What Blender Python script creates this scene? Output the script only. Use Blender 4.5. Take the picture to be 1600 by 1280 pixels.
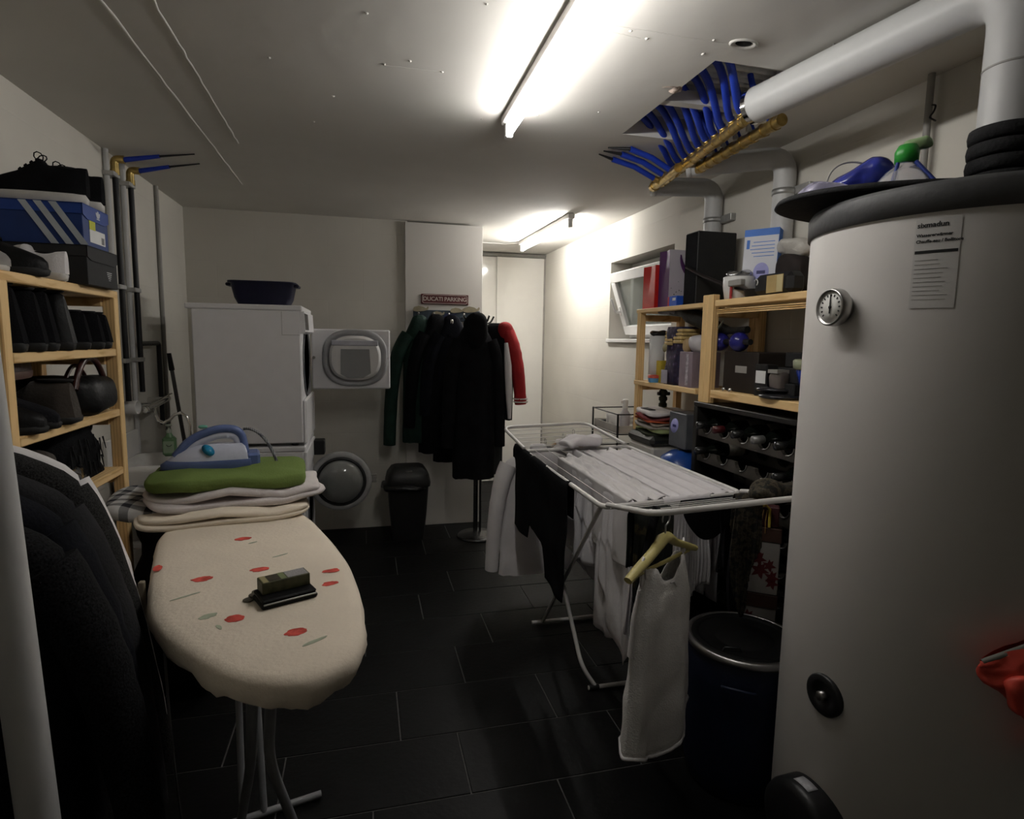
import bpy, math, random
from mathutils import Vector, Matrix, noise
import numpy as np
random.seed(7)
S = bpy.context.scene
COL = S.collection
for o in list(bpy.data.objects): bpy.data.objects.remove(o)

# ------------------------------------------------------------------ camera
F = 920.0; EYE = Vector((0, 0, 1.48))
_y = Vector((568-800, 640-528, -F)).normalized()
_x = Vector((4463-800, 640-590, -F)); _x = (_x - _y*_x.dot(_y)).normalized()
_z = _x.cross(_y)
ROT = Matrix((_x, _y, _z))
cam = bpy.data.cameras.new('camera'); cam.sensor_fit = 'HORIZONTAL'; cam.sensor_width = 36
cam.lens = F/1600*36; cam.clip_start = 0.02
co = bpy.data.objects.new('camera', cam); COL.objects.link(co)
co.matrix_world = Matrix.Translation(EYE) @ ROT.to_4x4()
S.camera = co
# ------------------------------------------------------------------ world, exposure
w = bpy.data.worlds.new('world'); S.world = w; w.use_nodes = True
w.node_tree.nodes['Background'].inputs[0].default_value = (.30, .33, .38, 1)
w.node_tree.nodes['Background'].inputs[1].default_value = .02
S.view_settings.view_transform = 'Standard'; S.view_settings.look = 'None'
S.view_settings.exposure = 0.0; S.view_settings.gamma = 1.0; S.view_settings.use_curve_mapping = False
TUBE_MAIN = 56.0; TUBE_FAR = 128.0

# ------------------------------------------------------------------ room dimensions (metres)
XL, XR, YB, YF, CZ = -1.20, 1.83, 4.63, -2.2, 2.36

def at(px, py, x=None, y=None, z=None):
    d = ROT @ Vector((px-800, 640-py, -F))
    if x is not None: t = (x-EYE.x)/d.x
    elif y is not None: t = (y-EYE.y)/d.y
    else: t = (z-EYE.z)/d.z
    return EYE + d*t

# ------------------------------------------------------------------ materials
MATS = {}
def M(name, col, rough=.6, metal=0., var=.12, scale=14., bump=.08, bscale=90., spec=.4, coat=0., trans=0., emit=0., sheen=0., ior=1.45, alpha=1., stretch=None):
    if name in MATS: return MATS[name]
    m = bpy.data.materials.new(name); m.use_nodes = True; nt = m.node_tree; N = nt.nodes; L = nt.links
    b = N['Principled BSDF']
    b.inputs['Roughness'].default_value = rough; b.inputs['Metallic'].default_value = metal
    b.inputs['Specular IOR Level'].default_value = spec; b.inputs['Coat Weight'].default_value = coat
    b.inputs['Transmission Weight'].default_value = trans; b.inputs['IOR'].default_value = ior
    b.inputs['Sheen Weight'].default_value = sheen; b.inputs['Alpha'].default_value = alpha
    tc = N.new('ShaderNodeTexCoord'); src = tc.outputs['Object']
    if stretch:
        mp = N.new('ShaderNodeMapping'); mp.inputs['Scale'].default_value = stretch
        L.new(src, mp.inputs[0]); src = mp.outputs[0]
    n = N.new('ShaderNodeTexNoise'); n.inputs['Scale'].default_value = scale; n.inputs['Detail'].default_value = 5
    L.new(src, n.inputs['Vector'])
    r = N.new('ShaderNodeValToRGB'); c = Vector(col[:3])
    r.color_ramp.elements[0].position = .3; r.color_ramp.elements[1].position = .7
    r.color_ramp.elements[0].color = (*(c*(1-var)), 1); r.color_ramp.elements[1].color = (*[min(1, q) for q in c*(1+var)], 1)
    L.new(n.outputs['Fac'], r.inputs[0]); L.new(r.outputs[0], b.inputs['Base Color'])
    if bump:
        n2 = N.new('ShaderNodeTexNoise'); n2.inputs['Scale'].default_value = bscale; n2.inputs['Detail'].default_value = 3
        L.new(src, n2.inputs['Vector'])
        bp = N.new('ShaderNodeBump'); bp.inputs['Strength'].default_value = bump; bp.inputs['Distance'].default_value = .01
        L.new(n2.outputs['Fac'], bp.inputs['Height']); L.new(bp.outputs[0], b.inputs['Normal'])
    if emit:
        b.inputs['Emission Color'].default_value = (*col[:3], 1); b.inputs['Emission Strength'].default_value = emit
    MATS[name] = m
    return m
def nodes(m): return m.node_tree.nodes, m.node_tree.links, m.node_tree.nodes['Principled BSDF']
def ramp_node(N, els, interp='LINEAR'):
    r = N.new('ShaderNodeValToRGB'); r.color_ramp.interpolation = interp
    while len(r.color_ramp.elements) < len(els): r.color_ramp.elements.new(.5)
    for e, (p, c) in zip(r.color_ramp.elements, els): e.position = p; e.color = (*c, 1)
    return r

# painted block wall: faint joints under the paint
def wall_mat(name, col, axis):
    m = M(name, col, rough=.85, var=.05, scale=2.2, bump=0, spec=.2)
    N, L, b = nodes(m)
    g = N.new('ShaderNodeNewGeometry'); sp = N.new('ShaderNodeSeparateXYZ'); cb = N.new('ShaderNodeCombineXYZ')
    L.new(g.outputs['Position'], sp.inputs[0]); L.new(sp.outputs[axis], cb.inputs[0]); L.new(sp.outputs[2], cb.inputs[1])
    br = N.new('ShaderNodeTexBrick'); br.inputs['Scale'].default_value = 1; br.inputs['Brick Width'].default_value = .5
    br.inputs['Row Height'].default_value = .25; br.inputs['Mortar Size'].default_value = .006; br.inputs['Mortar Smooth'].default_value = 1
    br.inputs['Color1'].default_value = (1, 1, 1, 1); br.inputs['Color2'].default_value = (.93, .93, .93, 1); br.inputs['Mortar'].default_value = (.3, .3, .3, 1)
    L.new(cb.outputs[0], br.inputs['Vector'])
    n = N.new('ShaderNodeTexNoise'); n.inputs['Scale'].default_value = 38; n.inputs['Detail'].default_value = 6; L.new(g.outputs['Position'], n.inputs['Vector'])
    ad = N.new('ShaderNodeMath'); ad.operation = 'MULTIPLY_ADD'; ad.inputs[1].default_value = .5
    L.new(n.outputs['Fac'], ad.inputs[0]); L.new(br.outputs['Color'], ad.inputs[2])
    bp = N.new('ShaderNodeBump'); bp.inputs['Strength'].default_value = .16; bp.inputs['Distance'].default_value = .005
    L.new(ad.outputs[0], bp.inputs['Height']); L.new(bp.outputs[0], b.inputs['Normal'])
    return m
wallX = wall_mat('painted_block_side', (.625, .60, .54), 1)
wallY = wall_mat('painted_block_back', (.625, .60, .54), 0)
def ceil_mat():
    m = M('painted_concrete', (.62, .60, .56), rough=.8, var=.06, scale=1.4, bump=.25, bscale=7, spec=.2)
    return m
ceilM = ceil_mat()
tileM = M('black_slate_tile', (.0036, .0037, .0038), rough=.5, var=.35, scale=5, bump=.12, bscale=45, spec=.16)
groutM = M('grey_grout', (.10, .098, .094), rough=.95, var=.2, scale=60, bump=.1)
def wood_mat(name, c0, c1, stretch):
    m = M(name, c0, rough=.55, var=.1, scale=6, bump=.06, bscale=30, stretch=stretch, spec=.3)
    N, L, b = nodes(m)
    wv = N.new('ShaderNodeTexWave'); wv.inputs['Scale'].default_value = 9; wv.inputs['Distortion'].default_value = 5; wv.inputs['Detail'].default_value = 3
    tc = [n for n in N if n.type == 'MAPPING'][0]; L.new(tc.outputs[0], wv.inputs['Vector'])
    r = ramp_node(N, [(0, c0), (.75, [q*.93 for q in c0]), (1, c1)]); L.new(wv.outputs['Color'], r.inputs[0])
    L.new(r.outputs[0], b.inputs['Base Color']); return m
pineY = wood_mat('pine_along', (.82, .57, .28), (.60, .37, .15), (3, .35, 3))
pineZ = wood_mat('pine_upright', (.80, .55, .26), (.58, .35, .14), (3, 3, .35))
pineX = wood_mat('pine_cross', (.72, .49, .23), (.52, .31, .12), (.35, 3, 3))
white_enamel = M('white_enamel', (.80, .79, .80), rough=.35, var=.02, bump=.01, spec=.5)
white_lacquer = M('white_lacquer', (.80, .78, .73), rough=.12, var=.01, bump=0, spec=.5)
white_panel = M('white_board', (.58, .555, .515), rough=.5, var=.03, scale=3, bump=.03)
white_plastic = M('white_plastic', (.72, .71, .69), rough=.4, var=.03, bump=.02)
white_coat = M('white_coated_steel', (.66, .64, .62), rough=.35, var=.05, bump=.02)
black_plastic = M('black_plastic', (.012, .012, .013), rough=.4, var=.2, bump=.05)
black_matt = M('black_matt', (.009, .009, .010), rough=.8, var=.2, bump=.08)
black_fab = M('black_cloth', (.0065, .0065, .0075), rough=.95, var=.3, bump=.25, bscale=160, spec=.1)
navy_fab = M('navy_cloth', (.0075, .008, .011), rough=.95, var=.3, bump=.25, bscale=160, spec=.1)
char_fab = M('charcoal_cloth', (.016, .016, .019), rough=.95, var=.3, bump=.3, bscale=160, spec=.1)
grey_fab = M('grey_cloth', (.022, .022, .024), rough=.95, var=.25, bump=.3, bscale=180, spec=.1)
green_fab = M('dark_green_quilt', (.008, .026, .018), rough=.7, var=.3, bump=.25, bscale=60, spec=.25)
white_fab = M('white_cotton', (.82, .79, .79), rough=.95, var=.05, bump=.12, bscale=170, spec=.1)
sheer_fab = M('white_bed_linen', (.90, .87, .89), rough=.95, var=.05, bump=.12, bscale=120, spec=.1)
def make_translucent(m, k):
    N, L, b = m.node_tree.nodes, m.node_tree.links, m.node_tree.nodes['Principled BSDF']
    out = [n for n in N if n.type == 'OUTPUT_MATERIAL'][0]; tr = N.new('ShaderNodeBsdfTranslucent'); tr.inputs[0].default_value = (.80, .78, .79, 1)
    mx = N.new('ShaderNodeMixShader'); mx.inputs[0].default_value = k; L.new(b.outputs[0], mx.inputs[1]); L.new(tr.outputs[0], mx.inputs[2]); L.new(mx.outputs[0], out.inputs['Surface'])
make_translucent(sheer_fab, .18); make_translucent(white_fab, .2)
black_leather = M('black_leather', (.0055, .0055, .006), rough=.45, var=.3, bump=.15, bscale=70, spec=.2)
pale_pvc = M('pale_pvc_jacket', (.52, .52, .515), rough=.4, var=.03, bump=.03)
brown_leather = M('brown_leather', (.050, .024, .016), rough=.4, var=.3, bump=.15, bscale=60)
suede = M('grey_brown_suede', (.036, .028, .022), rough=.9, var=.3, bump=.2, bscale=120, sheen=.2)
oxblood = M('oxblood_leather', (.040, .012, .010), rough=.3, var=.25, bump=.1, bscale=60)
sole_white = M('white_rubber', (.55, .53, .50), rough=.6, var=.08, bump=.05)
sole_black = M('black_rubber', (.012, .012, .012), rough=.7, var=.2, bump=.1)
chrome = M('chrome', (.75, .74, .72), rough=.12, metal=1, var=.03, bump=0)
steel = M('steel', (.42, .41, .40), rough=.35, metal=1, var=.1, bump=.03)
galv = M('galvanised_steel', (.46, .46, .45), rough=.5, metal=.8, var=.15, scale=30, bump=.05)
brass = M('brass', (.50, .36, .13), rough=.32, metal=.9, var=.25, scale=40, bump=.05)
brass_dark = M('tarnished_brass', (.10, .075, .04), rough=.5, metal=.7, var=.35, scale=40, bump=.1)
blue_pipe = M('blue_sleeve', (.012, .045, .42), rough=.5, var=.12, bump=.25, bscale=200)
grey_pipe = M('grey_pvc_jacket', (.52, .52, .515), rough=.45, var=.04, bump=.03)
grey_paint = M('grey_paint', (.30, .29, .27), rough=.5, var=.08, bump=.05)
tank_skin = M('tank_jacket', (.69, .665, .64), rough=.5, var=.025, scale=2, bump=.03, bscale=60)
tank_lid = M('tank_lid', (.085, .085, .088), rough=.55, var=.2, scale=9, bump=.1)
foam_black = M('black_foam', (.011, .011, .012), rough=.9, var=.25, bump=.3, bscale=120)
paper_white = M('white_paper', (.70, .70, .69), rough=.8, var=.03, bump=.02)
ink = M('black_ink', (.02, .02, .02), rough=.8, var=.1, bump=0)

# ------------------------------------------------------------------ mesh builder
OFF = {}
def smoothstep(a, b, x):
    t = max(0, min(1, (x-a)/(b-a))); return t*t*(3-2*t)
def lerp_tab(tab, v):
    for (a, *p), (b, *q) in zip(tab, tab[1:]):
        if v <= b:
            t = (v-a)/(b-a) if b > a else 0; t = t*t*(3-2*t) if False else t
            return [x+(y-x)*t for x, y in zip(p, q)]
    return list(tab[-1][1:])
class MB:
    def __init__(s): s.v = []; s.f = []; s.sm = []
    def add(s, vs, fs, smooth=False, mat=None):
        n = len(s.v); s.v += [Vector(v) if mat is None else mat @ Vector(v) for v in vs]
        s.f += [tuple(i+n for i in f) for f in fs]; s.sm += [smooth]*len(fs); return s
    def box(s, lo, hi, mat=None):
        x0, y0, z0 = lo; x1, y1, z1 = hi
        vs = [(x0,y0,z0),(x1,y0,z0),(x1,y1,z0),(x0,y1,z0),(x0,y0,z1),(x1,y0,z1),(x1,y1,z1),(x0,y1,z1)]
        return s.add(vs, [(0,3,2,1),(4,5,6,7),(0,1,5,4),(1,2,6,5),(2,3,7,6),(3,0,4,7)], False, mat)
    def rbox(s, lo, hi, r=.006, mat=None):           # box with chamfered edges
        c = [(a+b)/2 for a, b in zip(lo, hi)]; h = [(b-a)/2 for a, b in zip(lo, hi)]
        r = min(r, *[q*.9 for q in h]); vs = []; idx = {}
        for sx in (-1, 1):
            for sy in (-1, 1):
                for sz in (-1, 1):
                    for k in range(3):
                        e = [h[0]-r, h[1]-r, h[2]-r]; e[k] = h[k]
                        idx[(sx, sy, sz, k)] = len(vs); vs.append((c[0]+sx*e[0], c[1]+sy*e[1], c[2]+sz*e[2]))
        fs = []
        for k in range(3):
            a, b = [q for q in range(3) if q != k]
            for sg in (-1, 1):
                lp = []
                for (p, q) in ((-1,-1),(1,-1),(1,1),(-1,1)):
                    t = [0,0,0]; t[k] = sg; t[a] = p; t[b] = q; lp.append(idx[(*t, k)])
                fs.append(tuple(lp))
            for p in (-1, 1):
                for q in (-1, 1):
                    t0 = [0,0,0]; t1 = [0,0,0]; t0[k] = -1; t1[k] = 1
                    for t in (t0, t1): t[a] = p; t[b] = q
                    fs.append((idx[(*t0, a)], idx[(*t1, a)], idx[(*t1, b)], idx[(*t0, b)]))
        for sx in (-1, 1):
            for sy in (-1, 1):
                for sz in (-1, 1): fs.append(tuple(idx[(sx, sy, sz, k)] for k in range(3)))
        return s.add(vs, fs, False, mat)
    def tube(s, path, r, n=12, caps=True, flat=1., up=None, closed=False):
        P = [Vector(p) for p in path]; m = len(P); R = r if isinstance(r, (list, tuple)) else [r]*m
        ref = Vector(up) if up else None; vs = []
        for i in range(m):
            a = P[i-1] if (i or closed) else P[i]; b = P[(i+1) % m] if (i < m-1 or closed) else P[i]
            t = (b-a).normalized()
            if ref is None:
                ref = Vector((0, 0, 1)) if abs(t.z) < .9 else Vector((1, 0, 0))
            u = (ref - t*ref.dot(t))
            if u.length < 1e-4: u = t.orthogonal()
            u.normalize(); q = t.cross(u)
            if up is None: ref = u
            for k in range(n):
                an = 2*math.pi*k/n; vs.append(P[i] + (u*math.cos(an)*flat + q*math.sin(an))*R[i])
        fs = []
        for i in range(m if closed else m-1):
            for k in range(n):
                j = (i+1) % m
                fs.append((i*n+k, i*n+(k+1) % n, j*n+(k+1) % n, j*n+k))
        s.add(vs, fs, True)
        if caps and not closed: s.add(vs[:n], [tuple(range(n))[::-1]]); s.add(vs[-n:], [tuple(range(n))])
        return s
    def cyl(s, p0, p1, r0, r1=None, n=20, caps=True): return s.tube([p0, p1], [r0, r0 if r1 is None else r1], n, caps)
    def lathe(s, prof, c=(0,0,0), axis=(0,0,1), n=32, sx=1., sy=1., ring=False):
        ax = Vector(axis).normalized(); u = ax.orthogonal().normalized() if abs(ax.z) < .99 else Vector((1,0,0)); q = ax.cross(u)
        c = Vector(c); vs = []
        for (r, h) in prof:
            for k in range(n):
                a = 2*math.pi*k/n; vs.append(c + ax*h + u*r*math.cos(a)*sx + q*r*math.sin(a)*sy)
        fs = [(i*n+k, i*n+(k+1) % n, (i+1)*n+(k+1) % n, (i+1)*n+k) for i in range(len(prof)-1) for k in range(n)]
        if ring: q_ = len(prof)-1; fs += [(q_*n+k, q_*n+(k+1) % n, (k+1) % n, k) for k in range(n)]
        s.add(vs, fs, True)
        if ring: return s
        if prof[0][0] > 1e-5: s.add(vs[:n], [tuple(range(n))[::-1]])
        if prof[-1][0] > 1e-5: s.add(vs[-n:], [tuple(range(n))])
        return s
    def prism(s, poly, d, o=(0,0,0), u=(1,0,0), v=(0,1,0)):   # polygon in u,v extruded by vector d
        o = Vector(o); u = Vector(u); v = Vector(v); d = Vector(d); n = len(poly)
        a = [o+u*p[0]+v*p[1] for p in poly]; b = [q+d for q in a]
        fs = [tuple(range(n))[::-1], tuple(range(n, 2*n))] + [(i, (i+1) % n, n+(i+1) % n, n+i) for i in range(n)]
        return s.add(a+b, fs)
    def grid(s, fn, nu, nv, thick=0., smooth=True, wrap=False):
        P = [[Vector(fn(i/nu, j/nv)) for j in range(nv+1)] for i in range(nu+1)]
        w = nv+1; vs = [p for row in P for p in row]
        fs = [(i*w+j, (i+1)*w+j, (i+1)*w+j+1, i*w+j+1) for i in range(nu) for j in range(nv)]
        if thick:
            nn = []
            for i in range(nu+1):
                for j in range(nv+1):
                    du = P[min(i+1,nu)][j]-P[max(i-1,0)][j]; dv = P[i][min(j+1,nv)]-P[i][max(j-1,0)]
                    c = du.cross(dv); nn.append(c.normalized() if c.length > 1e-9 else Vector((0,0,1)))
            n = len(vs); vs = vs + [p - k*thick for p, k in zip(vs, nn)]
            fs = fs + [tuple(q+n for q in f[::-1]) for f in fs]
            for i in range(nu):
                fs.append((i*w, n+i*w, n+(i+1)*w, (i+1)*w)); fs.append((i*w+nv, (i+1)*w+nv, n+(i+1)*w+nv, n+i*w+nv))
            for j in range(nv):
                fs.append((j, j+1, n+j+1, n+j)); fs.append((nu*w+j, n+nu*w+j, n+nu*w+j+1, nu*w+j+1))
        return s.add(vs, fs, smooth)
    def blob(s, c, h, e=.5, rot=0., amp=.0, sc=6., n=28, m=16, flatbot=True, tilt=None, seed=0.):   # soft super-ellipsoid
        c = Vector(c); mt = Matrix.Rotation(rot, 3, 'Z')
        if tilt: mt = mt @ Matrix.Rotation(tilt[1], 3, tilt[0])
        sg = lambda x, p: math.copysign(abs(x)**p, x); vs = []
        for j in range(m+1):
            ph = -math.pi/2 + math.pi*j/m
            for k in range(n):
                th = 2*math.pi*k/n
                p = Vector((h[0]*sg(math.cos(ph), e)*sg(math.cos(th), e), h[1]*sg(math.cos(ph), e)*sg(math.sin(th), e), h[2]*sg(math.sin(ph), e)))
                if amp:
                    q = noise.noise_vector((p+Vector((seed, seed*2, 0)))*sc)*amp
                    p = p + q
                if flatbot and p.z < -h[2]: p.z = -h[2]
                vs.append(c + mt @ p)
        fs = [(j*n+k, j*n+(k+1) % n, (j+1)*n+(k+1) % n, (j+1)*n+k) for j in range(m) for k in range(n)]
        return s.add(vs, fs, True)
    def build(s, name, mat, parent=None, bevel=0., autosm=True):
        me = bpy.data.meshes.new(name); o = bpy.data.objects.new(name, me); COL.objects.link(o)
        off = Vector((0,0,0))
        if parent is not None:
            off = OFF.get(parent.name, off); OFF[o.name] = off; o.parent = parent
        elif parent is None and s.v:
            lo = [min(v[k] for v in s.v) for k in range(3)]; hi = [max(v[k] for v in s.v) for k in range(3)]
            off = Vector(((lo[0]+hi[0])/2, (lo[1]+hi[1])/2, lo[2])); o.location = off; OFF[o.name] = off
        me.from_pydata([tuple(v-off) for v in s.v], [], s.f); me.polygons.foreach_set('use_smooth', s.sm)
        me.materials.append(mat); me.update()
        if bevel:
            b = o.modifiers.new('bevel', 'BEVEL'); b.width = bevel; b.segments = 2; b.limit_method = 'ANGLE'
        return o
def props(o, label=None, cat=None, group=None, kind=None):
    if label: o['label'] = label
    if cat: o['category'] = cat
    if group: o['group'] = group
    if kind: o['kind'] = kind
    return o
def thing(name, label, cat, loc=(0,0,0), rot=0., group=None, world=True):
    o = bpy.data.objects.new(name, None); COL.objects.link(o); o.empty_display_size = .05
    o.location = loc; o.rotation_euler = (0, 0, rot)
    if world: OFF[o.name] = Vector(loc)
    return props(o, label, cat, group)
def struct(o): o['kind'] = 'structure'; return o
def copy_tree(o, parent=None):
    c = o.copy(); COL.objects.link(c); c.parent = parent
    for ch in [k for k in bpy.data.objects if k.parent is o]: copy_tree(ch, c)
    return c
def arc(c, u, v, r, a0, a1, n=10):
    c = Vector(c); u = Vector(u); v = Vector(v)
    return [c + (u*math.cos(a0+(a1-a0)*i/n) + v*math.sin(a0+(a1-a0)*i/n))*r for i in range(n+1)]
def bez(p0, p1, p2, p3, n=14):
    p0, p1, p2, p3 = map(Vector, (p0, p1, p2, p3)); r = []
    for i in range(n+1):
        t = i/n; r.append(p0*(1-t)**3 + p1*3*t*(1-t)**2 + p2*3*t*t*(1-t) + p3*t**3)
    return r
def rounded_path(pts, r=.05, n=6):
    P = [Vector(p) for p in pts]; out = [P[0]]
    for a, b, c in zip(P, P[1:], P[2:]):
        d0 = (a-b).normalized(); d1 = (c-b).normalized(); k = min(r, (a-b).length/2.01, (c-b).length/2.01)
        s, e = b+d0*k, b+d1*k
        out += [s*(1-t)**2 + b*2*t*(1-t) + e*t*t for t in [i/n for i in range(n+1)]]
    return out + [P[-1]]
def text_mesh(name, body, size, mat, parent, origin, u, v, depth=.001, align='CENTER', spacing=1., off=.0):
    cu = bpy.data.curves.new(name, 'FONT'); cu.body = body; cu.size = size; cu.align_x = align; cu.align_y = 'CENTER'
    cu.extrude = depth; cu.space_character = spacing; cu.resolution_u = 3; cu.offset = off
    t = bpy.data.objects.new(name, cu); COL.objects.link(t)
    bpy.context.view_layer.update()
    me = bpy.data.meshes.new_from_object(t.evaluated_get(bpy.context.evaluated_depsgraph_get()))
    bpy.data.objects.remove(t)
    u = Vector(u).normalized(); v = Vector(v).normalized(); n = u.cross(v); o3 = Vector(origin)
    sub = OFF.get(parent.name, Vector((0,0,0)))
    for q in me.vertices: q.co = o3 + u*q.co.x + v*q.co.y + n*q.co.z - sub
    o = bpy.data.objects.new(name, me); COL.objects.link(o); o.parent = parent; OFF[o.name] = sub
    me.materials.clear(); me.materials.append(mat); return o

# ================================================================== THE ROOM
fl = struct(MB().box((XL-.2, YF-.2, -.12), (XR+.4, 6.2, -.003)).build('floor', groutM))
rows = {}
y0 = 2.06 - .3135*8; k = 0
joint = {0: .115, 1: .41, 2: -.01, 3: .29, 4: -.11, -1: .325, -2: .01, -3: .21, 5: .19, 6: .40, 7: .0, 8: .3}
tile_cache = {}
for i in range(-6, 13):
    ya = 2.06 + .3135*i; off = joint.get(i, (i*.2) % .61); x = off - .61*4
    while x < XR:
        a = max(x, XL); b = min(x+.61, XR)
        if b-a > .02 and ya < 5.95:
            key = round(b-a, 3)
            if key not in tile_cache:
                m = MB().rbox((0, 0, -.012), (b-a-.0045, .309, 0), .0018); o = m.build('tile', tileM, fl)
                tile_cache[key] = o.data
            else:
                o = bpy.data.objects.new('tile', tile_cache[key]); COL.objects.link(o); o.parent = fl
            o.location = Vector((a+.002, ya+.002, 0)) - fl.location + OFF[fl.name]*0
            if o.data.users == 1:      # first of its kind was built with the floor's offset
                for v in o.data.vertices: v.co += OFF[fl.name]
        x += .61
HX0, HX1, HY0, HYM0, HYM1, HY1 = 1.08, 1.45, 1.75, 2.08, 2.12, 2.44
c = MB()
c.box((XL-.2, YF-.2, CZ), (HX0, 6.2, CZ+.16)); c.box((HX1, YF-.2, CZ), (XR+.4, 6.2, CZ+.16))
c.box((HX0, YF-.2, CZ), (HX1, HY0, CZ+.16)); c.box((HX0, HY1, CZ), (HX1, 6.2, CZ+.16)); c.box((HX0, HYM0, CZ+.004), (HX1, HYM1, CZ+.05))
ceiling = struct(c.build('ceiling', ceilM))
rec = MB(); rec.box((HX0-.03, HY0-.03, CZ+.155), (HX1+.03, HY1+.03, CZ+.2))
rec.build('recess_cover', grey_paint, ceiling)
cor = MB()
cor.grid(lambda u, v: (HX0+.001+(HX1-HX0-.002)*u, HY0+.02+(HY1-HY0-.04)*v, CZ+.09+.012*math.sin(v*2*math.pi*17)), 2, 260)
cor.build('corrugated_sheet', galv, ceiling)
# shuttering ridges in the ceiling paint
for i, (a, b, wd) in enumerate((((158, 0), (378, 288), .010), ((238, 0), (372, 224), .009))):
    p = at(*a, z=CZ); q = at(*b, z=CZ); p = p - (q-p)*.6
    path = [p.lerp(q, t/40) + Vector((noise.noise(Vector((t*.7, i*9, 0)))*.006, 0, 0)) for t in range(41)]
    m = MB(); m.tube(path, [wd*(.5+.35*abs(noise.noise(Vector((t*.9, 3+i, 1))))) for t in range(41)], 6, flat=.45, up=(0,0,1))
    struct(m.build('trim_%d' % (i+1), ceilM))
# little plaster blobs and a broken patch by the opening, scars on the ceiling
m = MB()
for (px, py) in ((490,190),(572,20),(640,95),(600,100),(752,186),(760,6),(1098,84),(1115,62),(840,180),(420,90),(520,150),(690,112),(560,230),(640,250),(935,175),(1010,60),(985,48)):
    p = at(px, py, z=CZ); m.blob(p, (.004+.004*random.random(), .004+.004*random.random(), .003), e=1, amp=.003, sc=60, n=8, m=5, flatbot=False)
for (a, b) in (((600,102),(695,113)),((960,40),(1145,70)),((905,38),(1000,60))):
    p = at(*a, z=CZ); q = at(*b, z=CZ)
    m.tube([p.lerp(q, t/14)+Vector((0, noise.noise(Vector((t*.4, p.x*5, 0)))*.004, 0)) for t in range(15)], .0018, 5, flat=.5, up=(0,0,1))
m.build('plaster_blobs', ceilM, ceiling)['kind'] = 'stuff'
p = at(1162, 68, z=CZ)
m = MB(); m.lathe([(.02,.002),(.034,-.002),(.042,-.006),(.046,-.002),(.046,.004)], p, n=20, sy=.6, ring=True); m.build('socket_collar', ceilM, ceiling)
m = MB(); m.lathe([(.001,-.0005),(.024,-.0015),(.026,0)], p, n=20, sy=.6); m.build('socket_hole', black_matt, ceiling)
p = at(1052, 138, z=CZ)
m = MB(); m.blob(p, (.035, .02, .004), e=1, amp=.02, sc=30, flatbot=False); m.build('chipped_plaster', M('raw_plaster', (.34,.27,.23), rough=.95, var=.3, scale=40, bump=.5), ceiling)

struct(MB().box((XL-.2, .9, 0), (XL, YB+.2, CZ)).build('wall_left', wallX))
wn = struct(MB().box((XL-.2, YF-.2, 0), (-.495, .88, CZ)).build('wall_near', wallX, bevel=.004))
MB().box((-.5, .40, 0), (-.487, .872, .10)).build('skirting', white_plastic, wn)
struct(MB().box((XL-.2, YB, 0), (.33, YB+.2, CZ)).build('wall_back', wallY))
struct(MB().box((-.495, YF-.2, 0), (XR+.2, YF, CZ)).build('wall_front', wallY))
pt = struct(MB().box((.312, 4.60, .0), (.905, 6.0, CZ-.012)).build('wall_partition', white_panel, bevel=.002))
MB().box((.735, 4.599, 1.585), (.89, 4.6015, 1.588)).build('panel_joint', black_matt, pt)
struct(MB().box((.8, 5.995, 0), (XR+.2, 6.15, CZ)).build('wall_alcove', wallY))
# right wall with the window opening
WY0, WY1, WZ0, WZ1 = 3.30, 4.25, 1.50, 2.075
m = MB(); X2 = XR+.30
m.box((XR, YF-.2, 0), (X2, WY0, CZ)); m.box((XR, WY1, 0), (X2, 6.2, CZ)); m.box((XR, WY0, 0), (X2, WY1, WZ0)); m.box((XR, WY0, WZ1), (X2, WY1, CZ))
struct(m.build('wall_right', wallX))
wb = MB()          # light shaft behind the window
wb.box((X2+.5, WY0-.4, .9), (X2+.56, WY1+.4, 2.9)); wb.box((X2, WY0-.46, .9), (X2+.56, WY0-.4, 2.9)); wb.box((X2, WY1+.4, .9), (X2+.56, WY1+.46, 2.9)); wb.box((X2, WY0-.46, .85), (X2+.56, WY1+.46, .9))
struct(wb.build('wall_light_shaft', wallX))
win = thing('window_1', None, None, (XR, (WY0+WY1)/2, WZ0)); win['kind'] = 'structure'
fx = XR+.17
def frame_ring(m, x0, x1, y0, y1, z0, z1, t, mt=None):
    m.rbox((x0,y0,z0),(x1,y1,z0+t),.004,mt); m.rbox((x0,y0,z1-t),(x1,y1,z1),.004,mt); m.rbox((x0,y0,z0+t*.98),(x1,y0+t,z1-t*.98),.004,mt); m.rbox((x0,y1-t,z0+t*.98),(x1,y1,z1-t*.98),.004,mt)
m = MB(); frame_ring(m, fx, fx+.06, WY0+.01, WY1-.003, WZ0+.01, WZ1-.003, .045); m.build('window_frame', white_plastic, win)
piv = Matrix.Translation((fx, 0, WZ0+.05)) @ Matrix.Rotation(math.radians(-19), 4, 'Y') @ Matrix.Translation((-fx, 0, -(WZ0+.05)))
m = MB(); frame_ring(m, fx-.055, fx-.002, WY0+.05, WY1-.04, WZ0+.05, WZ1-.05, .07, piv); sash = m.build('sash', white_plastic, win)
m = MB(); m.box((fx-.03, WY0+.11, WZ0+.11), (fx-.022, WY1-.10, WZ1-.11), piv); m.build('pane', M('window_glass', (.62,.66,.62), rough=.05, trans=.85, var=.02, bump=0, spec=.5), sash)
hz = (WZ0+WZ1)/2-.05
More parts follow.
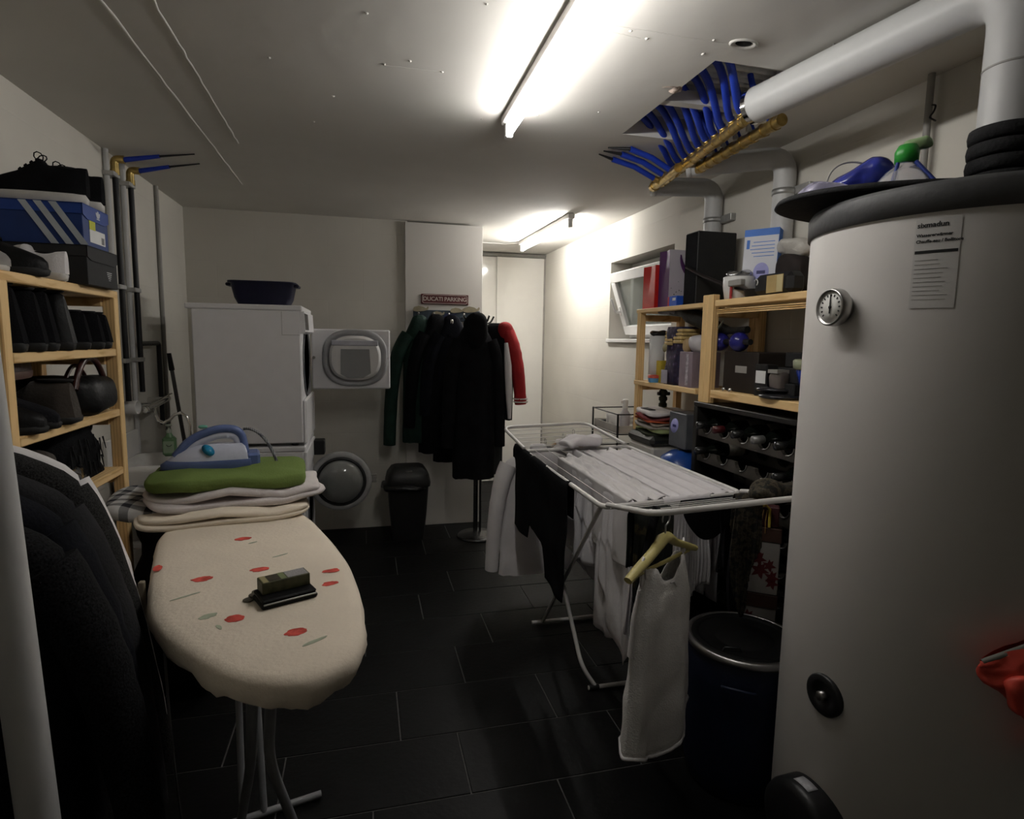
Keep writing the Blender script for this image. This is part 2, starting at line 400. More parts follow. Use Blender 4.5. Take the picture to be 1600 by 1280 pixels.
m = MB(); m.tube([piv @ Vector(p) for p in rounded_path([(fx-.055, WY1-.075, hz), (fx-.095, WY1-.075, hz), (fx-.10, WY1-.075, hz+.11)], .02)], .010, 10); m.rbox((fx-.062, WY1-.09, hz-.035), (fx-.053, WY1-.06, hz+.035), .003, piv); m.build('handle', white_plastic, sash)
m = MB(); m.rbox((XR-.02, WY0-.03, WZ0-.025), (XR+.17, WY1+.01, WZ0+.002), .004); m.build('window_sill', white_plastic, win)

# ================================================================== LAMPS
glow = lambda nm, s: M(nm, (1, .977, .94), emit=s, bump=0, var=0)
def tube_light(label, x0, ya, x1, yb, zt, em):
    d = Vector((x1-x0, yb-ya, 0)); ln = d.length; mid = Vector(((x0+x1)/2, (ya+yb)/2, CZ))
    rot = math.atan2(-d.x, d.y)
    t = thing('tube_light', label, 'lamp', mid, rot, 'fluorescent battens on the ceiling', world=False)
    m = MB(); m.rbox((-.024, -ln/2-.02, -.036), (.024, ln/2+.02, 0), .006); m.build('housing', white_coat, t)
    m = MB(); m.cyl((0, -ln/2+.03, zt-CZ), (0, ln/2-.03, zt-CZ), .0135, n=16); m.build('tube', em, t)
    for s in (-1, 1):
        m = MB(); m.rbox((-.014, s*(ln/2-.012)-.018, zt-CZ-.020), (.014, s*(ln/2-.012)+.018, -.03), .004); m.build('lamp_holder', white_plastic, t)
    return t
tube_light('long white fluorescent batten beside the blue pipe manifold', .565, 2.375, .545, 1.10, 2.288, glow('tube_glow', TUBE_MAIN))
tube_light('white fluorescent batten above the alcove by the sliding wardrobe', 1.385, 5.23, 1.41, 4.0, 2.288, glow('tube_glow_far', TUBE_FAR))
m = MB(); m.tube([at(753, 379, z=CZ-.004), at(790, 381, z=CZ-.004), Vector((1.385, 5.24, CZ-.01))], .004, 6)
props(m.build('lamp_cable', white_plastic), 'thin white cable running over the ceiling to the alcove lamp', 'cable')

# ================================================================== PIPES AND MANIFOLD
vp = Vector((1.42, 1.085, 0)); zp = 2.29
A = Vector((1.42, 1.085, zp)); B = Vector((1.31, 1.855, zp))
t = thing('insulated_pipe', 'thick grey insulated pipe elbowing down into the water tank', 'pipe', (vp.x, vp.y, 1.81))
d = (B-A).normalized(); Cn = Vector((vp.x, vp.y, zp)); rr = .10
bend = rounded_path([(vp.x, vp.y, 1.81), Cn, B], rr, 10)
m = MB(); m.tube(bend[:1]+bend[1:-1]+[B], .058, 28); m.build('pipe_jacket', pale_pvc, t)
for z in (2.10,):
    m = MB(); m.cyl((vp.x, vp.y, z), (vp.x, vp.y, z+.004), .0595, n=28); m.build('jacket_seam', grey_paint, t)
m = MB(); m.cyl(B-d*.008, B+d*.012, .060, n=28); m.build('end_ring', chrome, t)
m = MB()
for i in range(5):
    z = 1.806+i*.034; m.lathe([(.058, z),(.071, z+.004),(.073, z+.017),(.071, z+.030),(.058, z+.034)], (vp.x, vp.y, 0), n=28)
m.build('ribbed_collar', foam_black, t)
m = MB(); m.tube([A.lerp(B, .62)+Vector((0,0,.05)), A.lerp(B, .62)+Vector((0,0,CZ-zp))], .004, 8); m.build('hanger_rod', steel, t)

m0, m1 = at(1165, 187, z=2.285), at(1034, 287, z=2.285)
t = thing('brass_manifold', 'brass heating manifold with rows of blue sleeved pipes under the ceiling opening', 'manifold', (m0.x, m0.y, 2.2))
m = MB(); m.cyl(m0, m1, .019, n=16)
for i in range(12): q = m0.lerp(m1, (i+.5)/12); m.cyl(q-(m1-m0).normalized()*.012, q+(m1-m0).normalized()*.012, .0225, n=6)
m.build('manifold_bar', brass, t)
n0, n1 = at(1222, 187, z=2.265), at(1084, 268, z=2.265)
m = MB(); m.cyl(n0, n1, .022, n=16); dn = (n1-n0).normalized()
for i in range(9): q = n0.lerp(n1, (i+.6)/9.6); m.cyl(q-dn*.008, q+dn*.008, .026, n=8)
m.build('return_bar', brass, t)
tops = [(1092,122),(1078,134),(1068,146),(1050,158),(1042,164),(1030,178),(1020,186),(1010,194),(1104,118)]
for i, f in enumerate((.0,.09,.18,.27,.36,.45,.54,.63,.72,.81)):
    a = m0.lerp(m1, f*.95+.02); tp = Vector((1.125+.015*(i % 2), 1.80+.60*f/.81, CZ+.07))
    cp = a + Vector((-.012, 0, .03))
    m = MB(); m.tube(bez(cp, a+Vector((-.06,-.02,.045)), tp+Vector((.09,.03,-.025)), tp, 10), .0135, 10); pp = m.build('blue_pipe', blue_pipe, t)
    m = MB(); m.cyl(a, a+Vector((-.015,0,.038)), .0145, n=6); m.lathe([(.011,0),(.0165,.002),(.0165,.012),(.011,.014)], a+Vector((-.006,0,.016)), (-.35,0,1), n=8); m.build('valve', brass, pp)
for i, f in enumerate((.12,.26,.40,.54,.68,.82)):
    a = n0.lerp(n1, f); b = m0.lerp(m1, f*.9+.06); tp = Vector((a.x-.02, a.y, CZ+.08))
    m = MB(); m.tube(bez(a+Vector((-.01,0,.02)), a+Vector((-.03,0,.06)), tp+Vector((-.06,0,-.05)), tp+Vector((-.07,0,0)), 8), .0105, 8); pp = m.build('return_pipe', blue_pipe, t)
    m = MB(); m.rbox((a.x-.035, a.y-.008, a.z+.012), (a.x-.012, a.y+.008, a.z+.05), .003); m.build('flow_meter', grey_pipe, pp)
# three lower blue pipes that slip into the ceiling
for i in range(3):
    a = at(1050-13*i, 268+6*i, z=2.275); b = at(985-14*i, 233+8*i, z=CZ-.012); e = at(950-7*i, 231+5*i, z=CZ-.002)
    m = MB(); m.tube([a, a.lerp(b, .5)+Vector((0,0,.012)), b], .013, 10); pp = m.build('blue_pipe', blue_pipe, t)
    m = MB(); m.tube([b, e], [.008, .003], 8); m.build('pipe_core', black_plastic, pp)
    q = (a-b).normalized(); m = MB(); m.cyl(a-q*.01, a+q*.03, .016, n=8); m.build('coupling', brass, pp)
m = MB(); a = at(1060, 262, z=2.27); b = at(1024, 290, z=2.27); m.cyl(a, b, .021, n=12); m.cyl(b, b+(b-a).normalized()*.03, .026, n=8); m.build('branch_bar', brass, t)
for (lab, a, b, zb) in (('grey drain pipe bending down the wall beside the window end of the shelf', at(1022, 292, z=2.285), Vector((1.782, 2.83, 2.285)), 1.69),
                   ('grey drain pipe bending down the wall next to the water tank', at(1078, 260, z=2.285), Vector((1.782, 2.29, 2.285)), 1.69)):
    t = thing('drain_pipe', lab, 'pipe', (b.x, b.y, zb), group='grey drain pipes on the wall by the tank')
    m = MB(); m.tube(rounded_path([a, b, (b.x, b.y, zb)], .075, 8), .046, 24); m.build('pipe_jacket', grey_pipe, t)
    dd = (b-a).normalized(); m = MB(); m.lathe([(.02,-.012),(.047,-.012),(.049,0),(.047,.012),(.02,.012)], a, dd, n=24); m.build('end_collar', grey_pipe, t)
    m = MB(); z = 2.10 if b.y > 2.5 else 2.12; m.rbox((XR-.03, b.y-.13, z), (XR+.002, b.y-.03, z+.035), .002); m.lathe([(.047,-.012),(.0495,-.012),(.0495,.012),(.047,.012)], (b.x, b.y, z+.017), n=20); m.build('wall_clamp', galv, t)
# conduit with a dangling cable end behind the tank
a = at(1455, 128, x=1.80); b = at(1458, 262, x=1.80)
t = thing('conduit', 'thin grey conduit running down the wall behind the tank', 'pipe', (a.x, a.y, 1.2))
m = MB(); m.cyl((a.x, a.y, CZ), (a.x, a.y, 1.2), .011, n=12); m.build('conduit_tube', grey_paint, t)
m = MB(); m.tube(rounded_path([(a.x, a.y-.012, 2.26), (a.x-.01, a.y-.035, 2.25), (a.x-.012, a.y-.03, 2.23), (a.x-.01, a.y-.012, 2.22), (a.x-.012, a.y-.04, 2.20)], .01, 4), .003, 6); m.build('loose_cable', black_plastic, t)

# left wall: risers
for i, (yy, z0) in enumerate(((3.37, 1.14), (3.57, 1.17))):
    t = thing('riser_pipe', ('black sleeved riser pipe next to the shoe shelf' , 'black sleeved riser pipe with a branch to the tap')[i], 'pipe', (XL+.035, yy, z0), group='riser pipes on the side wall')
    m = MB(); m.tube([(XL+.035, yy, 2.26), (XL+.035, yy, 1.5), (XL+.034, yy+.004, z0)], .0135, 12); m.build('black_pipe', black_plastic, t)
    m = MB(); m.cyl((XL+.013, yy-.040, CZ), (XL+.013, yy-.040, .2), .0125, n=14); m.build('grey_pipe', grey_pipe, t)
    m = MB(); m.tube(rounded_path([(XL+.035, yy, 2.25), (XL+.035, yy, 2.325), (XL+.08, yy, 2.325)], .03), .019, 12); m.cyl((XL+.035, yy, 2.25), (XL+.035, yy, 2.275), .022, n=6); m.build('elbow', brass, t)
    e = at(312-8*(1-i), 241+15*i, z=CZ-.003); st = Vector((XL+.08, yy, 2.325)); md = st.lerp(e, .5); md.z = CZ-.016
    m = MB(); m.tube([st, md], [.013, .009], 10); m.build('blue_pipe', blue_pipe, t)
    m = MB(); m.tube([md, e], [.006, .003], 6); m.build('pipe_core', black_plastic, t)
    for z in (2.235, 1.70, 1.335):
        m = MB(); m.rbox((XL-.001, yy-.058, z), (XL+.050, yy+.022, z+.022), .002); m.build('clamp', galv, t)
    if i == 1:
        m = MB(); m.tube(rounded_path([(XL+.035, yy, 1.43), (XL+.035, yy+.30, 1.43), (XL+.035, yy+.30, .95)], .02), .013, 10); m.build('branch_pipe', black_plastic, t)
m = MB(); m.cyl((XL+.012, 4.05, CZ), (XL+.012, 4.05, .1), .012, n=14)
props(m.build('conduit', grey_paint), 'grey painted pipe standing in the corner by the dryer', 'pipe')
t = thing('floor_pipe', 'grey standing pipe at the wall corner in front of the hanging jackets', 'pipe', (-.453, .95, 0))
m = MB(); m.cyl((-.453, .95, 0), (-.543, .95, CZ), .026, n=24); m.build('pipe_length', grey_pipe, t)
m = MB(); m.lathe([(.027,0),(.033,.003),(.033,.03),(.027,.034)], (-.453, .95, 0), n=24); m.build('foot_collar', grey_pipe, t)

# ================================================================== WATER TANK
TC = Vector((1.42, 1.137, 0)); TR = .35; TZ = 1.752
def tank_hit(px, py, r=TR):
    d = ROT @ Vector((px-800, 640-py, -F)); dx, dy = d.x, d.y; ox, oy = -TC.x, -TC.y
    a = dx*dx+dy*dy; b = 2*(ox*dx+oy*dy); c_ = ox*ox+oy*oy-r*r
    t = (-b-math.sqrt(max(0, b*b-4*a*c_)))/(2*a); return EYE + d*t
def tank_frame(p):
    n = Vector((p.x-TC.x, p.y-TC.y, 0)).normalized(); return n, Vector((0,0,1)).cross(n)
tank = thing('water_tank', 'tall cylindrical hot water tank with pale jacket and dark lid', 'water tank', TC)
m = MB(); m.lathe([(TR-.03,.0),(TR-.03,.05),(TR-.004,.052),(TR,.06),(TR, TZ)], TC, n=96); m.build('jacket', tank_skin, tank)
m = MB(); m.lathe([(TR+.001,TZ-.004),(TR+.007,TZ-.002),(TR+.008,TZ+.045),(TR+.002,TZ+.056),(TR-.03,TZ+.058),(.001,TZ+.058)], TC, n=96); m.build('lid', tank_lid, tank)
p = tank_hit(1318, 481); n, u = tank_frame(p)
g = MB(); g.lathe([(.030,-.004),(.030,.012),(.0405,.014),(.0425,.018),(.0425,.036),(.040,.040),(.0375,.040),(.036,.034),(.001,.034)], p, n, n=40); g = g.build('thermometer', steel, tank)
m = MB(); m.lathe([(.001,.0),(.036,0),(.036,.001),(.001,.0012)], p+n*.034, n, n=40); dial = m.build('dial', M('dial_face', (.78,.77,.73), rough=.5, var=.02, bump=0), g)
m = MB()
f0 = p+n*.0355; up = Vector((0,0,1))
for i in range(13):
    a = math.radians(-42+i*22); q = f0+(u*math.cos(a)+up*math.sin(a))*.027
    tdir = (u*math.cos(a)+up*math.sin(a)); pd = (-u*math.sin(a)+up*math.cos(a))
    m.prism([(-.0016,-.0026),(.0016,-.0026),(.0016,.0026),(-.0016,.0026)], n*.0004, q, pd, tdir)
m.build('scale_marks', ink, g)
m = MB(); m.prism([(-.0018,-.014),(.0018,-.014),(.0010,.029),(-.0010,.029)], n*.0012, f0+n*.001, u, up); m.lathe([(.0035,0),(.0035,.003),(.001,.0035)], f0, n, n=12); m.build('needle', ink, g)
# plug and lower flange
p = tank_hit(1289, 1086); n, u = tank_frame(p)
m = MB(); m.lathe([(.050,-.01),(.050,.006),(.046,.010),(.026,.010),(.024,.004),(.001,.004)], p, n, n=32); pl = m.build('plug_cover', black_plastic, tank)
m = MB(); m.lathe([(.012,0),(.012,.016),(.001,.016)], p+n*.002, n, n=6); m.build('plug_nut', steel, pl)
p = tank_hit(1270, 1262); n, u = tank_frame(p); p = Vector((p.x, p.y, p.z-.035))
m = MB(); m.lathe([(.105,-.03),(.105,.045),(.100,.058),(.085,.066),(.001,.068)], p, n, n=48); fg = m.build('flange_cover', black_plastic, tank)
th = [math.radians(q) for q in (72, 82, 92, 102, 112)]
m = MB(); m.grid(lambda a, b: p + u*math.cos(math.radians(78+26*a))*.1065 + up*math.sin(math.radians(78+26*a))*.1065 + n*(.012+.030*b), 8, 2, thick=.0006); m.build('rating_label', M('grey_label', (.40,.40,.42), rough=.6, var=.2, scale=90, bump=0), fg)
# printed label
c0 = tank_hit(1432, 348); c1 = tank_hit(1504, 348); c2 = tank_hit(1432, 482)
ang = lambda q: math.atan2(q.y-TC.y, q.x-TC.x)
a0, a1, zt, zb = ang(c0), ang(c1), c0.z+.004, c2.z
def on_tank(a, z, r): return Vector((TC.x+r*math.cos(a), TC.y+r*math.sin(a), z))
m = MB(); m.grid(lambda s, q: on_tank(a0+(a1-a0)*s, zb+(zt-zb)*q, TR+.0012), 16, 4); lab = m.build('spec_label', M('label_film', (.615,.60,.58), rough=.45, var=.02, bump=0), tank)
def curved_text(body, size, s0, zz, bold=0.):
    o = text_mesh('label_text', body, size, ink, lab, (0,0,0), (1,0,0), (0,0,1), .0002, 'LEFT', 1., bold)
    sub = OFF[lab.name]
    for v in o.data.vertices:
        w_ = v.co + sub; a = a0 + (a1-a0)*s0 + w_.x/TR*(1 if a1 > a0 else -1)
        v.co = on_tank(a, zz + w_.z, TR+.0018 + w_.y*-.2) - sub
    return o
Lh = zt-zb
curved_text('sixmadun', .014, .04, zt-.012, .0004)
curved_text('Wassererwärmer', .0085, .04, zt-.032, .0003); curved_text('Chauffe-eau / Bollitore', .0085, .04, zt-.044, .0003)
m = MB(); m.grid(lambda s, q: on_tank(a0+(a1-a0)*(.03+.94*s), zt-.068+.006*q, TR+.0016), 14, 1); m.build('label_rule', ink, lab)
m = MB()
for i in range(10):
    zz = zt-.082-i*(Lh-.09)/10; e = .55+.4*random.random()
    m.grid(lambda s, q: on_tank(a0+(a1-a0)*(.05+.9*e*s), zz+.0013*q, TR+.0016), 10, 1)
m.build('label_lines', grey_paint, lab)

# black disc left on top, bag and bottle
dc = Vector((1.345, 1.20, TZ+.062))
m = MB(); tl = Matrix.Translation(dc) @ Matrix.Rotation(math.radians(4), 4, Vector((.6,.8,0)))
prof = [(.001,.018),(.25,.018),(.325,.012),(.330,.0),(.322,-.002),(.25,.004),(.001,.004)]
lt = MB().lathe(prof, n=64, sx=1.05, sy=.78); m.add([Matrix.Rotation(math.radians(-38), 4, 'Z') @ v for v in lt.v], lt.f, True, tl)
props(m.build('insulation_disc', foam_black), 'flat black foam disc overhanging the top of the tank', 'disc')
bp_ = at(1318, 292, z=TZ+.085); bp_ = Vector((1.20, 1.40, TZ+.15))
blue_film = M('blue_plastic_film', (.03,.04,.28), rough=.18, var=.6, scale=9, bump=.6, bscale=18, coat=.3)
clear_film = M('clear_plastic_film', (.80,.80,.84), rough=.12, var=.1, bump=.6, bscale=16, trans=.75, ior=1.2)
pb = at(1325, 290, y=1.36)
t = thing('plastic_bag', 'crumpled blue plastic packet lying on the black disc of the tank', 'bag', (pb.x, pb.y, pb.z-.045))
m = MB(); m.blob(pb+Vector((.02,-.02,.012)), (.075,.05,.035), e=.8, rot=-.7, amp=.022, sc=16, tilt=('Y', -.3), n=36, m=22, flatbot=False); m.build('packet', blue_film, t)
m = MB(); m.blob(pb+Vector((-.045,.03,-.012)), (.065,.05,.026), e=.8, rot=-.7, amp=.026, sc=18, n=36, m=22, flatbot=False, seed=4.); m.build('wrapper', M('pale_plastic_film', (.38,.36,.48), rough=.2, var=.4, scale=12, bump=.6, bscale=20, coat=.3), t)
m = MB(); m.tube(bez(pb+Vector((-.05,.02,.01)), pb+Vector((-.04,.02,.06)), pb+Vector((.0,.0,.07)), pb+Vector((.04,-.02,.05)), 10), .0025, 6); m.build('tie', grey_paint, t)
bb = at(1413, 290, y=1.20); bb = Vector((bb.x, bb.y, TZ+.058))
t = thing('detergent_bottle', 'clear bottle with blue label and green cap on top of the tank', 'bottle', bb)
k = 1.0
m = MB(); m.lathe([(.02,.0),(.062,.002),(.066,.012),(.066,.03),(.058,.055),(.040,.075),(.020,.088),(.016,.10)], bb, n=32, sx=1.0); m.build('bottle_body', clear_film, t)
m = MB(); m.lathe([(.0,.002),(.058,.004),(.060,.022),(.0,.023)], bb, n=24, sx=1.0); m.build('liquid', M('pale_blue_soap', (.35,.48,.62), rough=.2, var=.05, bump=0), t)
m = MB(); m.lathe([(.0665,.010),(.0668,.012),(.0668,.026),(.0665,.028)], bb, n=32, sx=1.0); m.build('label_band', M('blue_label', (.02,.12,.50), rough=.4, var=.3, scale=30, bump=0), t)
for s in (-1, 1):
    m = MB(); m.tube([bb+Vector((-.030*s-.02, .03*s-.045, .035)), bb+Vector((-.012*s-.02, .012*s-.02, .088))], .0045, 6); m.build('label_stripe', M('navy_label', (.02,.04,.22), rough=.4), t)
m = MB(); m.lathe([(.018,.092),(.024,.094),(.025,.115),(.018,.128),(.001,.130)], bb, n=20, sx=1.0); m.build('cap', M('green_cap', (.03,.30,.04), rough=.35), t)
m = MB(); m.blob(bb+Vector((.030,-.0,.135)), (.028,.012,.012), e=.8, rot=-.6, amp=.008, sc=40); m.build('spout_tab', M('pale_green_plastic', (.30,.42,.22), rough=.35), t)
t.scale = (1.05, 1.05, 1.15)

# red bag hanging at the tank
rb = tank_hit(1600, 1045); n, u = tank_frame(rb); u = -u if u.x < 0 else u
base = rb + n*.045
red_fab = M('red_nylon', (.62,.070,.045), rough=.5, var=.25, scale=8, bump=.5, bscale=16)
t = thing('red_bag', 'red nylon bag with pale lettering hanging beside the water tank', 'bag', base-Vector((0,0,.12)))
W_ = lambda a, b, c: base + u*a + up*b + n*c
def bagpt(s, q):
    a = 2*math.pi*s; v = q
    top = -.0+.18*math.cos(a)*.5; w = .165*(1-.75*max(0, (v-.35)/.65)**2)
    x = math.cos(a)*w*1.0; y = math.sin(a)*.038*math.sin(math.pi*(.06+.88*v))**.5
    zt_ = .124+.57*x; zb_ = -.045-.55*(x+.165); z = zt_ + (zb_-zt_)*v + .01*noise.noise(Vector((x*30, v*6, y*20)))
    y += .010*noise.noise(Vector((x*26, v*7, 2)))
    return W_(.060+x, z, y)
m = MB(); m.grid(bagpt, 40, 20); m.build('bag_body', red_fab, t)
m = MB(); m.tube([W_(-.10, .028, .004), W_(.0, .089, .008), W_(.09, .140, .008), W_(.16, .18, .006)], .006, 8); m.build('zip', M('zip_grey', (.16,.15,.13), rough=.6), t)
m = MB(); m.blob(W_(-.045,-.015,.022), (.026,.016,.038), e=.7, amp=.01, sc=30, flatbot=False); m.build('side_fold', red_fab, t)
m = MB(); m.blob(W_(.075,-.150,.0), (.09,.05,.045), e=.8, amp=.008, sc=30, flatbot=False); m.build('bag_base', red_fab, t)
text_mesh('lettering', 'Un', .058, M('pale_print', (.5,.46,.42), rough=.7, bump=0), t, W_(.02, .035, .042), u+up*.5, up-u*.5, .001)

# ================================================================== PINE SHELF, WINE RACK SIDE
SX0, SX1 = 1.53, 1.815
t = thing('pine_shelf', 'open pine shelf unit loaded with household things under the window wall pipes', 'shelf', (SX0, 2.4, 0))
posts_y = [1.52, 2.412, 2.455, 3.13]
for yy in posts_y:
    for xx in (SX0, SX1-.035):
        m = MB(); m.rbox((xx, yy-.0205, 1.2055 if yy < 3 else 0), (xx+.035, yy+.0205, 1.70 if abs(yy-2.43) < .1 else 1.668), .003); m.build('post', pineZ, t)
for (ya, yb, zs, th) in ((1.53, 2.375, 1.672, .028), (1.53, 2.375, 1.27, .035), (2.50, 3.16, 1.667, .022), (2.50, 3.16, 1.262, .026)):
    nb = 4; wd = (SX1-SX0+.0)/nb
    for i in range(nb):
        m = MB(); m.rbox((SX0-.002+i*wd, ya-(.03 if i == 0 and zs > 1.6 and ya > 2 else 0), zs-th), (SX0-.002+(i+1)*wd-.012, yb, zs), .003); m.build('board', pineY, t)
for yy in posts_y:
    for zz in (1.60, 1.2065):
        m = MB(); m.rbox((SX0+.034, yy-.012, zz), (SX1-.034, yy+.012, zz+.035), .002); m.build('crossbar', pineX, t)
# thin pine edge strips under the top board
for i in range(3):
    m = MB(); m.rbox((SX0+.004+i*.002, 1.54, 1.626-.0075*i), (SX0+.03, 2.37, 1.631-.0075*i), .001); m.build('board_strip', pineY, t)

# ================================================================== SHOE SHELF (left wall)
LX0, LX1, LY0, LY1 = XL+.01, -.90, 1.83, 2.53
t = thing('shoe_shelf', 'narrow pine shelf crowded with shoes beside the riser pipes', 'shelf', (-1.05, 2.2, 0))
for yy in (LY0-.01, LY1+.01):
    for xx in (LX1-.04, LX0):
        m = MB(); m.rbox((xx, yy-.02, 0), (xx+.04, yy+.02, 1.615), .003); m.build('post', pineZ, t)
shelf_z = (1.640, 1.425, 1.198, .975, .60)
for zz in shelf_z:
    nb = 4; wd = (LX1-LX0+.006)/nb
    for i in range(nb):
        top = zz > 1.6; a, b = (LY0-.035, LY1+.035) if top else (LY0+.012, LY1-.012)
        m = MB(); m.rbox((LX0+i*wd, a, zz-.028), (LX0+(i+1)*wd-.008, b, zz), .003); m.build('board', pineY, t)
    for yy in (LY0+.01, LY1-.01):
        m = MB(); m.rbox((LX0+.039, yy-.012, zz-.06), (LX1-.039, yy+.012, zz-.0285), .002); m.build('crossbar', pineX, t)

# ================================================================== WASHER AND DRYER
DX0, DX1, DY0, DY1 = -.905, -.345, 3.55, 4.15
def appliance(name, label, cat, z0, z1):
    t = thing(name, label, cat, ((DX0+DX1)/2, (DY0+DY1)/2, z0))
    m = MB(); m.rbox((DX0, DY0, z0+.02), (DX1, DY1, z1-.03), .006); m.build('cabinet', white_enamel, t)
    m = MB(); m.rbox((DX0-.03, DY0-.004, z1-.031), (DX1+.01, DY1+.004, z1), .006); m.build('worktop', white_enamel, t)
    for xx in (DX0+.05, DX1-.05):
        for yy in (DY0+.05, DY1-.05):
            m = MB(); m.cyl((xx, yy, z0), (xx, yy, z0+.021), .02, n=12); m.build('foot', black_plastic, t)
    return t
dr = appliance('tumble_dryer', 'white tumble dryer with its door open stacked on the washing machine', 'dryer', .85, 1.655)
wm = appliance('washing_machine', 'white front loading washing machine with round door open under the dryer', 'washing machine', 0, .85)
m = MB(); m.prism([(DX1-.001, 1.495), (DX1+.026, 1.51), (DX1+.020, 1.623), (DX1-.001, 1.623)], (0, DY1-DY0-.006, 0), (0, DY0+.003, 0), (1,0,0), (0,0,1)); cp = m.build('control_panel', white_enamel, dr)
m = MB(); m.prism([(DX1+.0255, 1.52), (DX1+.0275, 1.52), (DX1+.022, 1.612), (DX1+.020, 1.612)], (0, .20, 0), (0, DY0+.02, 0), (1,0,0), (0,0,1)); m.build('display_strip', M('dark_strip', (.05,.045,.045), rough=.35), cp)
m = MB(); m.lathe([(.20,-.002),(.215,.004),(.20,.006),(.175,-.05),(.17,-.30),(.001,-.32)], (DX1+.002, 3.85, 1.33), (1,0,0), n=40); m.build('drum_opening', M('drum_grey', (.20,.20,.21), rough=.35, metal=.4), dr)
m = MB(); m.rbox((DX1-.001, DY0+.01, .86), (DX1+.02, DY1-.01, 1.12), .012); m.build('lower_front', white_enamel, dr)
# dryer door: hinged at the far edge, swung out along the back wall
dd = thing('x', None, None); bpy.data.objects.remove(dd)
yd = 4.135
m = MB(); m.rbox((-.335, yd-.012, 1.135), (.175, yd+.014, 1.535), .008); door = m.build('door', white_enamel, dr)
cx, cz = -.055, 1.345
def oval(rx, rz, pw=2.6, n=56): return [(math.copysign(abs(math.cos(2*math.pi*i/n))**(2/pw), math.cos(2*math.pi*i/n))*rx, math.copysign(abs(math.sin(2*math.pi*i/n))**(2/pw), math.sin(2*math.pi*i/n))*rz) for i in range(n)]
def oval_loft(levels, ctr, u, v, n_):      # list of (rx, rz, h)
    m = MB(); vs = []; N_ = 56
    for rx, rz, h in levels: vs += [Vector(ctr)+Vector(u)*a+Vector(v)*b+Vector(n_)*h for a, b in oval(rx, rz)]
    fs = [(i*N_+k, i*N_+(k+1) % N_, (i+1)*N_+(k+1) % N_, (i+1)*N_+k) for i in range(len(levels)-1) for k in range(N_)]
    m.add(vs, fs, True); m.add(vs[-N_:], [tuple(range(N_))]); return m
oval_loft([(.205,.185,0),(.212,.192,.012),(.205,.185,.030),(.185,.165,.034),(.178,.158,.022),(.172,.152,.02)], (cx, yd-.010, cz), (1,0,0), (0,0,1), (0,-1,0)).build('door_rim', M('grey_rim', (.36,.36,.37), rough=.35), door)
oval_loft([(.170,.150,.0),(.165,.145,.055),(.15,.13,.066)], (cx, yd-.018, cz), (1,0,0), (0,0,1), (0,-1,0)).build('door_bulge', white_plastic, door)
mesh_m = M('lint_mesh', (.22,.22,.22), rough=.5, var=.05, bump=0)
N, L, b = nodes(mesh_m); vo = N.new('ShaderNodeTexVoronoi'); vo.inputs['Scale'].default_value = 95; vo.inputs['Randomness'].default_value = 0.
tcn = N.new('ShaderNodeTexCoord'); L.new(tcn.outputs['Object'], vo.inputs['Vector']); r = ramp_node(N, [(.30, (.04,.04,.04)), (.42, (.30,.30,.30))]); L.new(vo.outputs['Distance'], r.inputs[0]); L.new(r.outputs[0], b.inputs['Base Color'])
m = MB(); m.prism([(-.095,-.09),(-.05,-.115),(.05,-.115),(.10,-.085),(.092,.075),(-.092,.075)], (0,-.006,0), (cx, yd-.082, cz-.015), (1,0,0), (0,0,1)); m.build('lint_filter', mesh_m, door)
m = MB(); m.rbox((cx-.15, yd-.09, cz+.082), (cx+.15, yd-.078, cz+.118), .005); m.build('filter_grip', M('pale_grey_plastic', (.50,.50,.55), rough=.3), door)
for xx in (-.322, .15):
    m = MB(); m.cyl((xx, yd-.02, 1.345), (xx, yd-.011, 1.345), .010, n=12); m.build('door_catch', grey_paint, door)
# washer door
wc = at(533, 750, y=4.12); wc.y = 4.10
m = MB(); m.lathe([(.155,0),(.195,-.006),(.205,.012),(.20,.03),(.175,.036),(.165,.03)], wc, (0,-1,0), n=48, ring=True); wd = m.build('door', M('pale_ring', (.40,.40,.40), rough=.35), wm)
m = MB(); m.lathe([(.150,.004),(.172,.004),(.172,.030),(.158,.040),(.150,.034)], wc, (0,-1,0), n=48, ring=True); m.build('door_gasket', M('gasket_grey', (.035,.035,.036), rough=.4), wd)
m = MB(); m.lathe([(.15,.0),(.147,.05),(.13,.085),(.08,.11),(.001,.118)], wc, (0,-1,0), n=40); m.build('door_glass', M('bowl_glass', (.26,.27,.26), rough=.04, var=.05, bump=0, spec=.8, trans=.25, coat=.6), wd)
m = MB(); m.rbox((DX1, 4.085, wc.z-.05), (wc.x-.18, 4.11, wc.z+.05), .006); m.build('hinge', white_enamel, wd)
m = MB(); m.cyl((wc.x+.225, 4.09, wc.z+.01), (wc.x+.225, 4.105, wc.z+.01), .013, n=12); m.rbox((wc.x+.19, 4.094, wc.z-.02), (wc.x+.24, 4.106, wc.z+.04), .005); m.build('latch', grey_paint, wd)
m = MB(); m.rbox((DX1-.001, DY0+.003, .70), (DX1+.018, DY1-.003, .815), .005); m.build('control_panel', white_enamel, wm)
m = MB(); m.rbox((DX1-.001, DY0+.01, .08), (DX1+.006, DY1-.01, .69), .004); m.build('front_panel', white_enamel, wm)
m = MB(); m.lathe([(.17,-.0),(.185,.006),(.17,.008),(.15,-.05),(.14,-.25),(.001,-.26)], (DX1+.006, 3.85, .45), (1,0,0), n=40); m.build('drum_opening', M('drum_grey', (.2,.2,.2)), wm)
m = MB(); m.rbox((DX1+.01, 4.03, .705), (DX1+.085, 4.14, .80), .006); m.build('detergent_drawer', black_plastic, wm)
